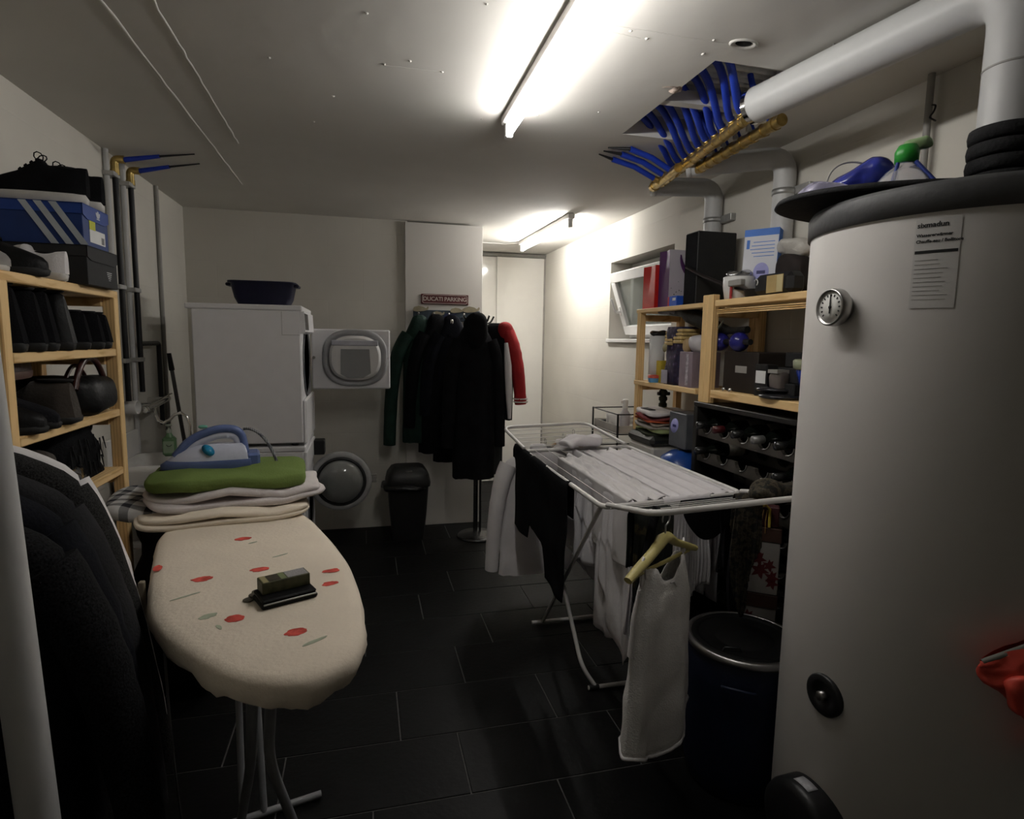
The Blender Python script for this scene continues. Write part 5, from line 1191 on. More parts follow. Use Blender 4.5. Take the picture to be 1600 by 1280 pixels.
for i, (k, rw, cp_, lb) in enumerate(bl): wine_bottle(lb, notch_y[k], row_z[rw], caps[cp_], i)

# ================================================================== THINGS ON THE TOP BOARDS
TZ0, TZ1 = 1.672, 1.667
def gift_bag(name, label, lo, hi, face, side, cat='bag', dots=None, handle=None):
    t = thing(name, label, cat, ((lo[0]+hi[0])/2, (lo[1]+hi[1])/2, lo[2])); tk = .0012
    m = MB(); m.box(lo, (hi[0], lo[1]+tk, hi[2])); m.box((lo[0], hi[1]-tk, lo[2]), hi); m.box((lo[0]+.001, lo[1]+tk, lo[2]), (hi[0]-.001, hi[1]-tk, lo[2]+tk)); m.build('panel', face, t)
    for x, s in ((lo[0], 1), (hi[0], -1)):
        m = MB(); m.grid(lambda u, v: (x+s*.012*(1-abs(2*u-1))*smoothstep(.2,1,v), lo[1]+(hi[1]-lo[1])*u, lo[2]+(hi[2]-lo[2])*v), 6, 6, thick=.001, smooth=False); m.build('gusset', side, t)
    if dots:
        m = MB()
        for i in range(26):
            x = lo[0]+.01+random.random()*(hi[0]-lo[0]-.02); z = lo[2]+.03+random.random()*(hi[2]-lo[2]-.05); r_ = .0018+.0018*random.random()
            m.lathe([(r_,0),(r_,.0005),(.0001,.0006)], (x, lo[1]-.0001, z), (0,-1,0), n=8)
        m.build('dot_print', dots, t)
    if handle:
        m = MB(); cx_ = (lo[0]+hi[0])/2+.01; m.tube(bez((cx_-.045, lo[1]-.002, hi[2]-.025), (cx_-.05, lo[1]-.008, hi[2]-.10), (cx_+.03, lo[1]-.008, hi[2]-.16), (cx_+.06, lo[1]-.002, hi[2]-.15), 12), [.004+.010*math.sin(math.pi*i/12) for i in range(13)], 8, flat=.3, up=(0,-1,0)); m.build('ribbon', handle, t)
    return t
purple = M('purple_card', (.075,.018,.10), rough=.5, var=.08, bump=.02)
gift_bag('gift_bag', 'white gift bag with black dots and purple side on the pine shelf', (1.57,2.875,TZ1), (1.765,2.985,TZ1+.30), M('pearl_paper', (.55,.51,.56), rough=.5, var=.04), purple, dots=ink, handle=purple)
gift_bag('gift_bag', 'glossy red gift bag beside the purple sided bag', (1.555,3.00,TZ1), (1.73,3.14,TZ1+.235), M('red_gloss', (.52,.022,.018), rough=.25, var=.1), M('red_gloss', (0,0,0)))
q = at(1053, 463, x=1.555)
t = thing('small_carton', 'small blue and red carton in front of the black speaker', 'box', (1.56, q.y, TZ1))
m = MB(); m.rbox((1.545, q.y-.045, TZ1), (1.60, q.y+.03, TZ1+.052), .002); m.build('carton', M('bright_blue', (.02,.09,.50), rough=.4), t)
m = MB(); m.rbox((1.5445, q.y+.0302, TZ1+.001), (1.599, q.y+.045, TZ1+.050), .002); m.build('red_end', M('bright_red', (.5,.03,.03), rough=.4), t)
m = MB(); m.box((1.5442, q.y-.035, TZ1+.028), (1.545, q.y-.005, TZ1+.042)); m.build('print', paper_white, t)
t = thing('loudspeaker', 'tall black loudspeaker box on the pine shelf', 'speaker', (1.66, 2.66, TZ1))
m = MB(); m.rbox((1.565,2.60,TZ1), (1.775,2.715,TZ1+.35), .004); m.build('cabinet', M('black_vinyl', (.014,.014,.014), rough=.6, var=.2), t)
m = MB(); m.rbox((1.5625,2.606,TZ1+.006), (1.5652,2.709,TZ1+.344), .001); m.build('grille', black_fab, t)
# white pot with foil lid, pan, clamp
t = thing('white_pot', 'white pot with crumpled foil on top beside the shelf post', 'pot', (1.61,2.325,TZ0))
m = MB(); m.lathe([(.055,0),(.068,.006),(.078,.06),(.078,.098),(.074,.10),(.070,.09),(.001,.088)], (1.61,2.325,TZ0), n=32, sx=.85, sy=.85); m.build('pot_body', white_plastic, t)
m = MB(); m.blob((1.605,2.33,TZ0+.11), (.048,.05,.018), e=.7, amp=.018, sc=24, flatbot=False); m.build('foil', M('foil', (.55,.55,.55), rough=.25, metal=.9, bump=.6, bscale=40), t)
t = thing('frying_pan', 'black frying pan lying with its long handle across the shelf post', 'pan', (1.60,2.16,TZ0))
m = MB(); m.lathe([(.075,0),(.085,.004),(.098,.036),(.100,.037),(.093,.03),(.08,.008),(.001,.006)], (1.612,2.20,TZ0), n=36, sx=.55, sy=.5); m.build('pan_body', black_plastic, t)
m = MB(); m.tube(bez((1.575,2.22,TZ0+.034), (1.575,2.30,TZ0+.05), (1.56,2.42,TZ0+.075), at(1074, 418, x=1.55), 12), [.010+.006*math.sin(i/12*2.6) for i in range(13)], 10, flat=.5); m.build('handle', M('dark_bakelite', (.016,.012,.012), rough=.45), t)
q = at(1150, 442, x=1.545)
t = thing('clamp', 'small grey clamp on a red peg at the shelf edge', 'clamp', (1.545, q.y, TZ0))
m = MB(); m.rbox((1.535, q.y-.045, q.z-.013), (1.56, q.y+.045, q.z+.013), .003); m.build('jaw', grey_paint, t)
m = MB(); m.cyl((1.547, q.y+.035, TZ0), (1.547, q.y+.035, q.z-.012), .006, n=10); m.build('peg', M('red_plastic', (.35,.03,.03), rough=.4), t)
t = thing('black_case', 'black hard case with a kraft card on its front', 'case', (1.60,1.98,TZ0))
m = MB(); m.rbox((1.545,1.92,TZ0), (1.625,2.14,TZ0+.085), .02); m.build('shell', black_plastic, t)
m = MB(); m.box((1.5435,1.955,TZ0+.008), (1.545,2.05,TZ0+.075)); cd = m.build('card', M('kraft_card', (.40,.29,.12), rough=.7, var=.1), t)
m = MB(); m.box((1.5428,1.957,TZ0+.010), (1.5434,1.990,TZ0+.073)); m.build('card_print', M('cream_card', (.52,.44,.24), rough=.7), cd)
m = MB(); m.tube(arc((1.543,2.115,TZ0+.055), (0,1,0), (0,0,1), .012, .6, 4.2, 10), .0022, 6); m.build('emblem', M('emblem_pale', (.6,.6,.58), rough=.5), t)
FH = (at(1187, 360, x=1.68).z-TZ0)/.235
tl = Matrix.Translation((1.68, 2.285, TZ0+.002)) @ Matrix.Rotation(math.radians(36), 4, 'Z') @ Matrix.Diagonal((1,1,FH,1)) @ Matrix.Rotation(math.radians(6), 4, 'Y')
t = thing('filter_box', 'white and blue carton with a violet disc leaning behind the black case', 'box', (1.70,2.25,TZ0))
m = MB(); m.rbox((-.025,-.075,0), (.02,.07,.235), .002, tl); m.build('carton', M('box_white', (.62,.63,.68), rough=.5, var=.03), t)
m = MB(); m.box((-.0258,-.0755,.212), (.0205,.0705,.2355), tl); m.box((-.0255,-.076,.0), (.0205,-.0745,.235), tl); m.build('blue_band', M('print_blue', (.04,.16,.55), rough=.5), t)
disc = MB().lathe([(.033,0),(.033,.0006),(.001,.0007)], (-.0256,-.012,.088), (-1,0,0), n=28); m = MB(); m.add(disc.v, disc.f, False, tl); dp = m.build('violet_disc', M('violet_print', (.34,.34,.66), rough=.5), t)
m = MB(); m.box((-.0268,-.030,.083), (-.0262,.006,.094), tl); m.build('disc_print', M('navy_print', (.03,.03,.14), rough=.5), dp)
m = MB()
for i in range(5): m.box((-.0257,-.06,.142+.012*i), (-.0252,.02+.03*random.random(),.1442+.012*i), tl)
m.box((-.0257,.045,.17), (-.0252,.058,.20), tl); m.build('text_lines', M('print_blue', (0,0,0)), t)
q = at(1236, 380, x=1.62)
soft_stack('white_sack', 'white crumpled bag perched on the dark bag by the tank', (1.715, 2.10, TZ0+.165), .06, .075, .065, .2, M('white_film', (.50,.48,.44), rough=.4, var=.15, bump=.3), .025, 14, 1, e=.8, cat='bag')
soft_stack('dark_bag', 'dark brown soft bag on the top board behind the tank', (1.715, 2.09, TZ0), .075, .08, .165, .1, M('dark_brown_cloth', (.018,.013,.012), rough=.8, var=.4), .03, 9, 1, e=.7, cat='bag')

# ================================================================== SECOND LEVEL
LZ0, LZ1 = 1.27, 1.262
t = thing('paper_roll', 'white paper roll with black cap on the lower pine board', 'roll', (1.60,3.03,LZ1))
m = MB(); m.lathe([(.012,0),(.043,0),(.043,.255),(.012,.255)], (1.60,3.03,LZ1), n=28); m.build('roll_body', paper_white, t)
m = MB(); m.blob((1.60,3.03,LZ1+.268), (.042,.042,.016), e=.7, amp=.014, sc=26); m.build('cap', black_plastic, t)
m = MB(); m.rbox((1.56,2.905,LZ1),(1.62,2.955,LZ1+.12),.002); props(m.build('yellow_carton', M('yellow_card', (.50,.38,.04), rough=.5)), 'small yellow carton next to the paper roll', 'box')
t = thing('toy_block', 'small red and blue plastic tub in front of the paper roll', 'tub', (1.545,2.95,LZ1))
m = MB(); m.lathe([(.03,0),(.034,.02),(.034,.024)], (1.552,2.955,LZ1), n=20); m.build('tub', M('sky_blue', (.10,.30,.55), rough=.4), t)
m = MB(); m.lathe([(.036,.024),(.036,.040),(.001,.042)], (1.552,2.955,LZ1), n=20); m.build('lid', M('coral_red', (.55,.08,.05), rough=.4), t)
prt = M('busy_print', (.03,.02,.04), rough=.5, var=.1); N, L, b = nodes(prt)
vo = N.new('ShaderNodeTexVoronoi'); vo.inputs['Scale'].default_value = 34; tcn = N.new('ShaderNodeTexCoord'); L.new(tcn.outputs['Object'], vo.inputs['Vector']); r = ramp_node(N, [(.0, (.20,.18,.26)), (.25, (.05,.035,.08)), (.5, (.018,.010,.03)), (.8, (.012,.015,.05))]); L.new(vo.outputs['Distance'], r.inputs[0]); L.new(r.outputs[0], b.inputs['Base Color'])
t = thing('printed_bag', 'dark violet printed shopping bag with kraft packets sticking out', 'bag', (1.63,2.79,LZ1))
def bagf(u, v):
    a = 2*math.pi*u; c_, s_ = math.cos(a), math.sin(a); f = 1-.06*v
    return (1.655+math.copysign(abs(c_)**.45, c_)*.105*f+.012*noise.noise(Vector((c_*2, s_*2, v*4))), 2.785+math.copysign(abs(s_)**.45, s_)*.09*f+.012*noise.noise(Vector((c_*3, s_*3, v*4+5))), LZ1+.30*v)
m = MB(); m.grid(bagf, 44, 14, thick=.001); m.box((1.565,2.71,LZ1),(1.745,2.86,LZ1+.004)); m.build('bag_body', prt, t)
m = MB(); m.lathe([(.022,0),(.022,.002),(.001,.0022)], (1.545,2.84,LZ1+.19), (-1,0,0), n=16); m.build('round_sticker', M('cream_print', (.3,.26,.13)), t)
m = MB(); m.rbox((1.540,2.80,LZ1+.004),(1.546,2.86,LZ1+.075),.001); m.build('pale_tag', M('pale_tag', (.38,.36,.42), rough=.6), t)
kr = M('kraft_packet', (.50,.36,.15), rough=.7, var=.25, scale=30)
for i, (yy, zz) in enumerate(((2.82,.235),(2.73,.245))):
    tt = thing('kraft_packet', ('stack of yellow paper packets in the printed bag by the roll', 'stack of yellow paper packets in the printed bag next to the post')[i], 'packet', (1.60,yy,LZ1+zz-.03), group='paper packets in the printed bag')
    for k in range(4):
        m = MB(); m.rbox((1.548+.002*k, yy-.04, LZ1+zz-.03+.019*k), (1.66, yy+.04, LZ1+zz-.013+.019*k), .004); m.build('packet', kr, tt)
t = thing('mauve_box', 'mauve carton standing against the shelf post', 'box', (1.60,2.60,LZ1))
m = MB(); m.rbox((1.545,2.565,LZ1),(1.70,2.685,LZ1+.175),.002); m.build('carton', M('mauve_card', (.24,.19,.22), rough=.6, var=.1), t)
m = MB(); m.box((1.5442,2.60,LZ1+.01),(1.545,2.622,LZ1+.165)); m.build('side_print', M('pale_print2', (.42,.38,.42), rough=.6, var=.5, scale=60), t)
t = thing('white_jug', 'white plastic jug lying on the mauve carton', 'jug', (1.60,2.57,LZ1+.175))
m = MB(); m.blob((1.60,2.60,LZ1+.215), (.05,.055,.045), e=.8, amp=.008, sc=14); m.build('jug_body', M('milky_plastic', (.52,.50,.52), rough=.4), t)
m = MB(); m.blob((1.575,2.665,LZ1+.205), (.022,.025,.035), e=.8); m.build('stopper', M('tan_plastic', (.40,.28,.14), rough=.5), t)
# black umbrella strapped below the top board
ua, ub = at(1046, 492, x=1.60), at(1168, 516, x=1.62)
t = thing('black_umbrella', 'black folded umbrella with pale lining stuffed under the top board', 'umbrella', (1.60,2.6,1.5))
m = MB(); pth = [ua.lerp(ub, i/16)+Vector((0,0,.020*math.sin(i*.4)+(.02 if i < 5 else 0))) for i in range(17)]
m.tube(pth, [.016+.026*math.sin(math.pi*min(1,(i+1)/14))**.7 for i in range(17)], 12); m.build('canopy', M('black_nylon', (.010,.010,.009), rough=.5, var=.4, bump=.4, bscale=40), t)
m = MB(); q = ua.lerp(ub, .72); m.tube([q+Vector((-.042,.06,.0)), q+Vector((-.048,.0,-.035)), q+Vector((-.045,-.05,-.01)), q+Vector((-.04,-.07,.02))], [.004,.010,.010,.004], 8, flat=.4); m.build('pale_lining', M('pale_olive', (.20,.20,.15), rough=.7), t)
m = MB(); m.blob(ua+Vector((-.01,-.05,.015)), (.04,.09,.014), e=.8, amp=.012, sc=20, flatbot=False, rot=.2); m.build('grey_flap', M('grey_flap', (.20,.19,.21), rough=.6), t)
# storage box, dumb-bell and clutter in the right bay
t = thing('storage_box', 'dark brown storage box under the blue dumb-bell', 'box', (1.66,2.24,LZ0))
m = MB(); m.rbox((1.58,2.12,LZ0),(1.78,2.36,LZ0+.175),.004); m.build('box_body', M('dark_brown_card', (.020,.015,.012), rough=.6, var=.2), t)
m = MB(); m.rbox((1.5788,2.19,LZ0+.085),(1.5802,2.27,LZ0+.115),.001); m.build('label_plate', grey_paint, t)
by = [at(1121, 530, x=1.585), at(1152, 531, x=1.59)]
t = thing('dumbbell', 'pair of glossy blue balls on a bar lying on the dark storage box', 'dumb-bell', (1.585, by[0].y, LZ0+.175))
zc = LZ0+.175+.043
dblue = M('deep_blue_gloss', (.018,.018,.16), rough=.25, var=.1, bump=0, coat=.3)
for q in by:
    m = MB(); m.blob((1.60, q.y, zc), (.043,.043,.043), e=1, flatbot=False); m.build('ball', dblue, t)
m = MB(); m.cyl((1.60, by[0].y+.075, zc), (1.60, by[1].y-.08, zc), .013, n=12); m.build('bar', black_plastic, t)
m = MB(); m.cyl((1.60, by[0].y+.06, zc), (1.60, by[0].y+.08, zc), .016, n=12); m.build('end_cap', black_plastic, t)
for i, (yy, rr_, zz) in enumerate(((2.22,.095,.0),(2.10,.085,.024))):
    m = MB(); m.lathe([(.001,.003),(rr_*.9,.0),(rr_,.006),(rr_,.012),(rr_*.6,.02),(.001,.024)], (1.63+.02*i, yy-.05, LZ0+.03+zz) if False else (1.60 if i else 1.595, yy-.25+.16*i, LZ0+zz), n=32)
    props(m.build('pan_lid', M('dark_steel', (.05,.05,.055), rough=.25, metal=.7)), ('dark steel pan lid lying on the board below the dumb-bell', 'smaller dark pan lid resting on the larger one')[i], 'lid')
q = at(1187, 588, x=1.545)
t = thing('spice_packet', 'small dark packet with white label in the shelf bay', 'packet', (1.56,q.y,LZ0))
m = MB(); m.rbox((1.548,q.y-.038,LZ0),(1.60,q.y+.038,LZ0+.13),.004); m.build('packet', black_plastic, t)
m = MB(); m.box((1.547,q.y-.032,q.z-.028),(1.548,q.y+.028,q.z+.022)); m.build('label', paper_white, t)
q = at(1206, 590, x=1.545)
t = thing('foil_packet', 'dull grey foil packet next to the white labelled packet', 'packet', (1.57,q.y,LZ0))
m = MB(); m.blob((1.575,q.y,LZ0+.055), (.028,.032,.055), e=.6, amp=.008, sc=20); m.build('packet', M('grey_foil', (.13,.11,.10), rough=.4, var=.3), t)
m = MB(); m.box((1.5465,q.y-.028,LZ0+.098),(1.60,q.y+.028,LZ0+.112)); m.build('crimp', grey_paint, t)
t = thing('blue_tub', 'shiny blue tub with a pale green rim in the shelf bay by the tank', 'tub', (1.63,1.83,LZ0))
m = MB(); m.lathe([(.05,.05),(.072,.056),(.085,.115),(.085,.118)], (1.635,1.825,LZ0), n=32, sy=1.1); m.build('tub', M('shiny_blue', (.02,.06,.45), rough=.12, coat=.4, var=.3, scale=12), t)
m = MB(); m.lathe([(.086,.118),(.094,.122),(.096,.150),(.090,.156),(.075,.152),(.001,.15)], (1.635,1.825,LZ0), n=32, sy=1.1); m.build('rim', M('pale_olive_plastic', (.28,.30,.20), rough=.5), t)
m = MB(); m.lathe([(.06,0),(.06,.05),(.001,.05)], (1.635,1.825,LZ0), n=24); m.build('base', black_plastic, t)
for i in range(3):
    a = Vector((1.60,2.02-.07*i,LZ0+.145+.02*i)); m = MB(); m.rbox((1.57,1.93,LZ0+.0+.05*i) if False else (1.58+.02*i,1.90,LZ0+.0601*i), (1.74,2.05-.02*i,LZ0+.06*(i+1)), .004)
    props(m.build('dark_carton', bk), ('lowest dark carton stacked behind the spice packet', 'middle dark carton stacked behind the spice packet', 'topmost dark carton stacked behind the spice packet')[i], 'box', 'dark cartons in the shelf bay')
for i, (px, py) in enumerate(((1131,599),(1141,600))):
    q = at(px, py, x=1.542); m = MB(); m.lathe([(.008,0),(.010,.004),(.010,.014),(.006,.018),(.001,.019)], (1.545, q.y, LZ0), n=14)
    props(m.build('metal_cap', chrome), ('tiny shiny metal cap on the lower board, nearest the shelf post', 'tiny shiny metal cap on the lower board, next to the pan lid')[i], 'cap', 'metal caps on the lower board')

# ================================================================== SOFTENER, VESSEL, TROLLEY
t = thing('water_softener', 'white water softener cabinet with black lid under the clothes pile', 'water softener', (1.63,2.94,0))
m = MB(); m.rbox((1.475,2.80,0),(1.80,3.085,.925),.012); m.build('cabinet', M('softener_white', (.62,.60,.55), rough=.45, var=.02), t)
m = MB(); m.rbox((1.465,2.79,.926),(1.805,3.09,.985),.02); m.build('lid', M('lid_black', (.014,.015,.013), rough=.4), t)
m = MB()
for k_, (ya_, wd_) in enumerate(((2.995,.012),(2.978,.008),(2.962,.014),(2.942,.010))): m.rbox((1.4738, ya_-wd_, .862), (1.4752, ya_, .862+.010+.006*(k_ % 2)), .0004)
m.build('logo_print', M('logo_dark', (.05,.05,.06), rough=.5), t)['kind'] = 'stuff'
pile = [('dark green cloth at the bottom of the pile on the softener', (.02,.026,.012), .024), ('pale green cloth above the dark green one in the pile', (.26,.30,.14), .022), ('light grey cloth in the middle of the pile on the softener', (.34,.31,.28), .026), ('grey brown cloth below the red one in the pile', (.22,.18,.15), .022), ('orange red cloth near the top of the pile', (.40,.08,.03), .022), ('dark red cloth under the white shirt on the pile', (.16,.03,.03), .02), ('white shirt with dark print on top of the pile', (.60,.57,.57), .036)]
z = .985
for i, (lb, c_, h) in enumerate(pile):
    nm = 'pile_%d' % i; h *= .72
    o_ = soft_stack('folded_cloth', lb, (1.615+.004*math.sin(i*2), 2.93+.008*math.cos(i*3), z), .135, .135, h, .08*math.sin(i*1.7), M(nm, c_, rough=.95, var=.15, bump=.2, bscale=120), .018, 10, 1, e=.4, seed=i*2.1, group='folded clothes on the softener'); z += h
    if i == 6:
        m = MB(); m.rbox((1.50,2.90,z+.004),(1.54,3.0,z+.008),.001); m.build('dark_print', ink, o_)
t = thing('pressure_vessel', 'blue rounded pressure vessel beside the wine rack', 'vessel', (1.56,2.645,0))
m = MB(); m.lathe([(.06,.02),(.12,.05),(.135,.10),(.135,.78),(.128,.85),(.10,.905),(.055,.935),(.001,.942)], (1.56,2.645,0), n=40); m.build('shell', M('vessel_blue', (.010,.055,.26), rough=.3, var=.08, bump=.02), t)
m = MB(); m.lathe([(.10,0),(.105,.002),(.10,.045),(.09,.05)], (1.56,2.645,0), n=32); m.build('foot_ring', black_plastic, t)
m = MB(); m.cyl((1.56,2.645,.935),(1.56,2.645,.952), .02, n=12); m.build('valve_cap', black_plastic, t)
t = thing('grey_carton', 'grey blue carton with a pale violet disc above the blue vessel', 'box', (1.62,2.64,.952))
m = MB(); m.rbox((1.535,2.575,.952),(1.70,2.74,1.13),.004); m.build('carton', M('slate_card', (.085,.09,.10), rough=.5, var=.15), t)
m = MB(); m.lathe([(.042,0),(.042,.0006),(.001,.0007)], (1.5349,2.685,1.06), (-1,0,0), n=28, sx=.8); dp = m.build('violet_disc', M('violet_print', (0,0,0)), t)
m = MB(); m.box((1.5338,2.668,1.053),(1.5343,2.702,1.066)); m.build('disc_print', M('navy_print', (0,0,0)), dp)
q = at(1037, 600, x=1.66)
t = thing('hose_valve', 'dark green ribbed valve standing between the boards and the pile', 'valve', (1.66, q.y, 1.04))
m = MB(); pr = [(.018,1.0)]
for i in range(5): pr += [(.018,1.04+.036*i),(.024,1.044+.036*i),(.024,1.062+.036*i),(.018,1.066+.036*i)]
m.lathe(pr+[(.014,1.235),(.001,1.236)], (1.66, q.y-.0, 0), n=18); m.build('valve_body', M('dark_olive', (.022,.022,.012), rough=.6, var=.3), t)
m = MB(); m.rbox((1.625,q.y-.012,1.18),(1.70,q.y+.012,1.20),.004); m.build('lever', black_plastic, t)
# wire trolley with trays
TX0, TX1, TY0, TY1 = 1.46, 1.78, 3.21, 3.60
t = thing('wire_trolley', 'black wire trolley with pale trays in front of the window wall', 'trolley', (1.62,3.40,0))
for x in (TX0, TX1):
    for y in (TY0, TY1):
        m = MB(); m.cyl((x,y,.03),(x,y,1.055), .0065, n=8); m.build('post', black_plastic, t)
        m = MB(); m.lathe([(.012,0),(.016,.004),(.016,.026),(.010,.032)], (x,y,0), n=12); m.build('castor', black_plastic, t)
for zz in (1.05, .93, .80, .55, .43):
    m = MB(); m.tube(rounded_path([(TX0,(TY0+TY1)/2,zz),(TX0,TY0,zz),(TX1,TY0,zz),(TX1,TY1,zz),(TX0,TY1,zz),(TX0,(TY0+TY1)/2,zz)], .02, 4), .0038, 6); m.build('wire_rim', black_plastic, t)
for zz in (.935, .44):
    m = MB(); m.box((TX0+.008,TY0+.008,zz),(TX1-.008,TY1-.008,zz+.004)); m.box((TX0+.008,TY0+.008,zz),(TX0+.012,TY1-.008,zz+.045)); m.box((TX0+.008,TY0+.008,zz),(TX1-.008,TY0+.012,zz+.045)); m.box((TX1-.012,TY0+.008,zz),(TX1-.008,TY1-.008,zz+.045)); m.box((TX0+.008,TY1-.012,zz),(TX1-.008,TY1-.008,zz+.045)); m.build('tray', M('tray_pale', (.50,.47,.43), rough=.5), t)
bz = .9395
t = thing('spray_bottle', 'translucent white spray bottle in the trolley tray', 'bottle', (1.56,3.33,bz))
m = MB(); m.lathe([(.028,0),(.032,.006),(.032,.10),(.016,.125),(.014,.135)], (1.56,3.33,bz), n=20); m.build('bottle_body', M('milky_plastic', (0,0,0)), t)
m = MB(); m.lathe([(.017,.135),(.017,.185),(.013,.19),(.001,.191)], (1.56,3.33,bz), n=16); m.rbox((1.53,3.325,bz+.165),(1.56,3.335,bz+.18),.002); m.build('spray_head', white_plastic, t)
t = thing('white_mug', 'white mug standing in the trolley tray', 'mug', (1.53,3.45,bz))
m = MB(); m.lathe([(.03,0),(.038,.003),(.040,.085),(.037,.086),(.034,.008),(.001,.007)], (1.53,3.45,bz), n=24); m.build('cup', white_plastic, t)
m = MB(); m.tube(arc((1.53,3.495,bz+.045), (0,1,0), (0,0,1), .022, -1.4, 1.4, 8), .005, 6); m.build('handle', white_plastic, t)
t = thing('red_carton', 'dark and red printed carton in the trolley tray', 'box', (1.62,3.26,bz))
m = MB(); m.rbox((1.60,3.225,bz),(1.70,3.30,bz+.085),.002); m.build('carton', M('dark_red_card', (.06,.012,.014), rough=.5), t)
m = MB(); m.box((1.5992,3.23,bz+.02),(1.60,3.295,bz+.05)); m.box((1.605,3.2242,bz+.015),(1.695,3.225,bz+.05)); m.build('red_print', M('red_print', (.45,.03,.03), rough=.5), t)
m = MB(); m.blob((1.51,3.54,bz+.02), (.025,.03,.02), e=.8, amp=.008, sc=30); props(m.build('black_sponge', black_matt), 'small black sponge at the far end of the trolley tray', 'sponge')

# ================================================================== BARREL AND LEAF BOXES
bc = Vector((1.24,1.645,0)); br_ = .183
t = thing('plastic_barrel', 'dark blue plastic barrel with black lid and steel clamp ring', 'barrel', bc)
m = MB(); m.lathe([(.155,0),(.168,.008),(br_-.004,.06),(br_,.12),(br_,.38),(br_-.004,.46),(br_-.012,.475)], bc, n=56); m.build('drum', M('barrel_blue', (.004,.008,.026), rough=.5, var=.15), t)
m = MB(); m.lathe([(br_-.014,.470),(br_+.003,.472),(br_+.006,.482),(br_+.003,.494),(br_-.012,.496)], bc, n=56, ring=True); m.build('clamp_ring', steel, t)
m = MB(); m.lathe([(br_-.012,.492),(br_-.022,.500),(br_-.035,.496),(br_-.04,.488),(.10,.489),(.09,.496),(.001,.497)], bc, n=56); lid_ = m.build('lid', M('lid_gloss', (.005,.005,.005), rough=.6, spec=.1), t)
q = at(1184, 997, z=.493); mt_ = Matrix.Translation(q) @ Matrix.Rotation(.5, 4, 'Z'); m = MB(); m.box((-.014,-.010,-.002),(.014,.010,.0006), mt_); m.build('sticker', paper_white, lid_)
m = MB(); q = at(1145, 1018, z=.492); m.tube([q+Vector((-.03,.01,.0)), q+Vector((-.025,.008,.012)), q+Vector((.02,-.008,.012)), q+Vector((.025,-.01,0))], .004, 6); m.build('lid_grip', black_plastic, lid_)
qd = Vector((-.62,-.78,0)); pd_ = Vector((.78,-.62,0)); m = MB(); m.tube([bc+qd*(br_+.001)+pd_*-.05+Vector((0,0,.40)), bc+qd*(br_+.012)+pd_*-.04+Vector((0,0,.405)), bc+qd*(br_+.012)+pd_*.04+Vector((0,0,.405)), bc+qd*(br_+.001)+pd_*.05+Vector((0,0,.40))], .005, 8); m.build('side_grip', M('barrel_grip', (.012,.018,.04), rough=.4), t)
leaf_m = M('leaf_red', (.10,.012,.014), rough=.7, var=.2)
leaf_poly = []
for i in range(22):
    a = math.pi/2+2*math.pi*i/22; k = (1.0 if i % 4 == 0 else .45 if i % 2 == 0 else .62)*(1 if i not in (11,) else 1.1); leaf_poly.append((math.cos(a)*k, math.sin(a)*k))
o3 = Vector((1.392,1.895,0)); du = Vector((.80,-.60,0)).normalized(); dv = Vector((du.y*-1, du.x, 0)); lw, ld = .135, .055
for i, (z0, z1) in enumerate(((0,.27),(.272,.535),(.537,.795))):
    t = thing('leaf_carton', ('lowest carton with red leaf print beside the barrel', 'middle carton with red leaf print above the barrel lid', 'topmost carton with red leaf print under the dark red gift bag')[i], 'box', o3+Vector((0,0,z0)), group='leaf printed cartons by the barrel')
    mt_ = Matrix.Translation(o3) @ Matrix(((du.x, dv.x, 0, 0),(du.y, dv.y, 0, 0),(0,0,1,0),(0,0,0,1)))
    m = MB(); m.rbox((0,0,z0),(lw,ld,z1-.055),.002,mt_); m.build('carton', M('carton_white', (.30,.28,.26), rough=.7, var=.08), t)
    m = MB(); m.rbox((-.003,-.003,z1-.054),(lw+.003,ld+.003,z1),.002,mt_); m.build('lid', M('carton_brown', (.055,.026,.018), rough=.6, var=.2), t)
    for k in range(6):
        cx_, cz_ = .022+.095*random.random(), z0+.035+(z1-z0-.125)*(k+.5)/6; s_ = .024+.012*random.random(); m = MB()
        m.prism([(p_[0]*s_, p_[1]*s_) for p_ in leaf_poly], dv*-.0007, o3+du*cx_+Vector((0,0,cz_))-dv*.0003, du, Vector((0,0,1))); m.build('leaf_print', leaf_m, t)
t = thing('gift_bag', 'dark red gift bag with yellow cord handle on the leaf cartons', 'bag', o3+Vector((.05,0,.796)))
m = MB(); m.rbox((.012,.006,.796),(.125,.05,.875),.004,mt_); m.build('bag_body', M('maroon', (.045,.010,.012), rough=.6), t)
m = MB(); q = lambda a, c: o3+du*a-dv*.006+Vector((0,0,c)); m.tube([q(.05,.80), q(.055,.87), q(.075,.885), q(.09,.87), q(.092,.80)], .005, 8, flat=.5); m.build('cord_handle', M('yellow_cord', (.52,.38,.05), rough=.6), t)
for k in range(3):
    m = MB(); m.tube([q(.058+.012*k,.865), q(.05+.014*k,.82), q(.048+.016*k,.775)], .0018, 5); m.build('cord_end', M('gold_cord', (.30,.17,.05), rough=.6), t)
soft_stack('black_sack', 'black bin sack standing behind the barrel', (1.26,2.02,0), .12, .13, .40, .3, black_matt, .05, 8, 1, e=.75, cat='sack')

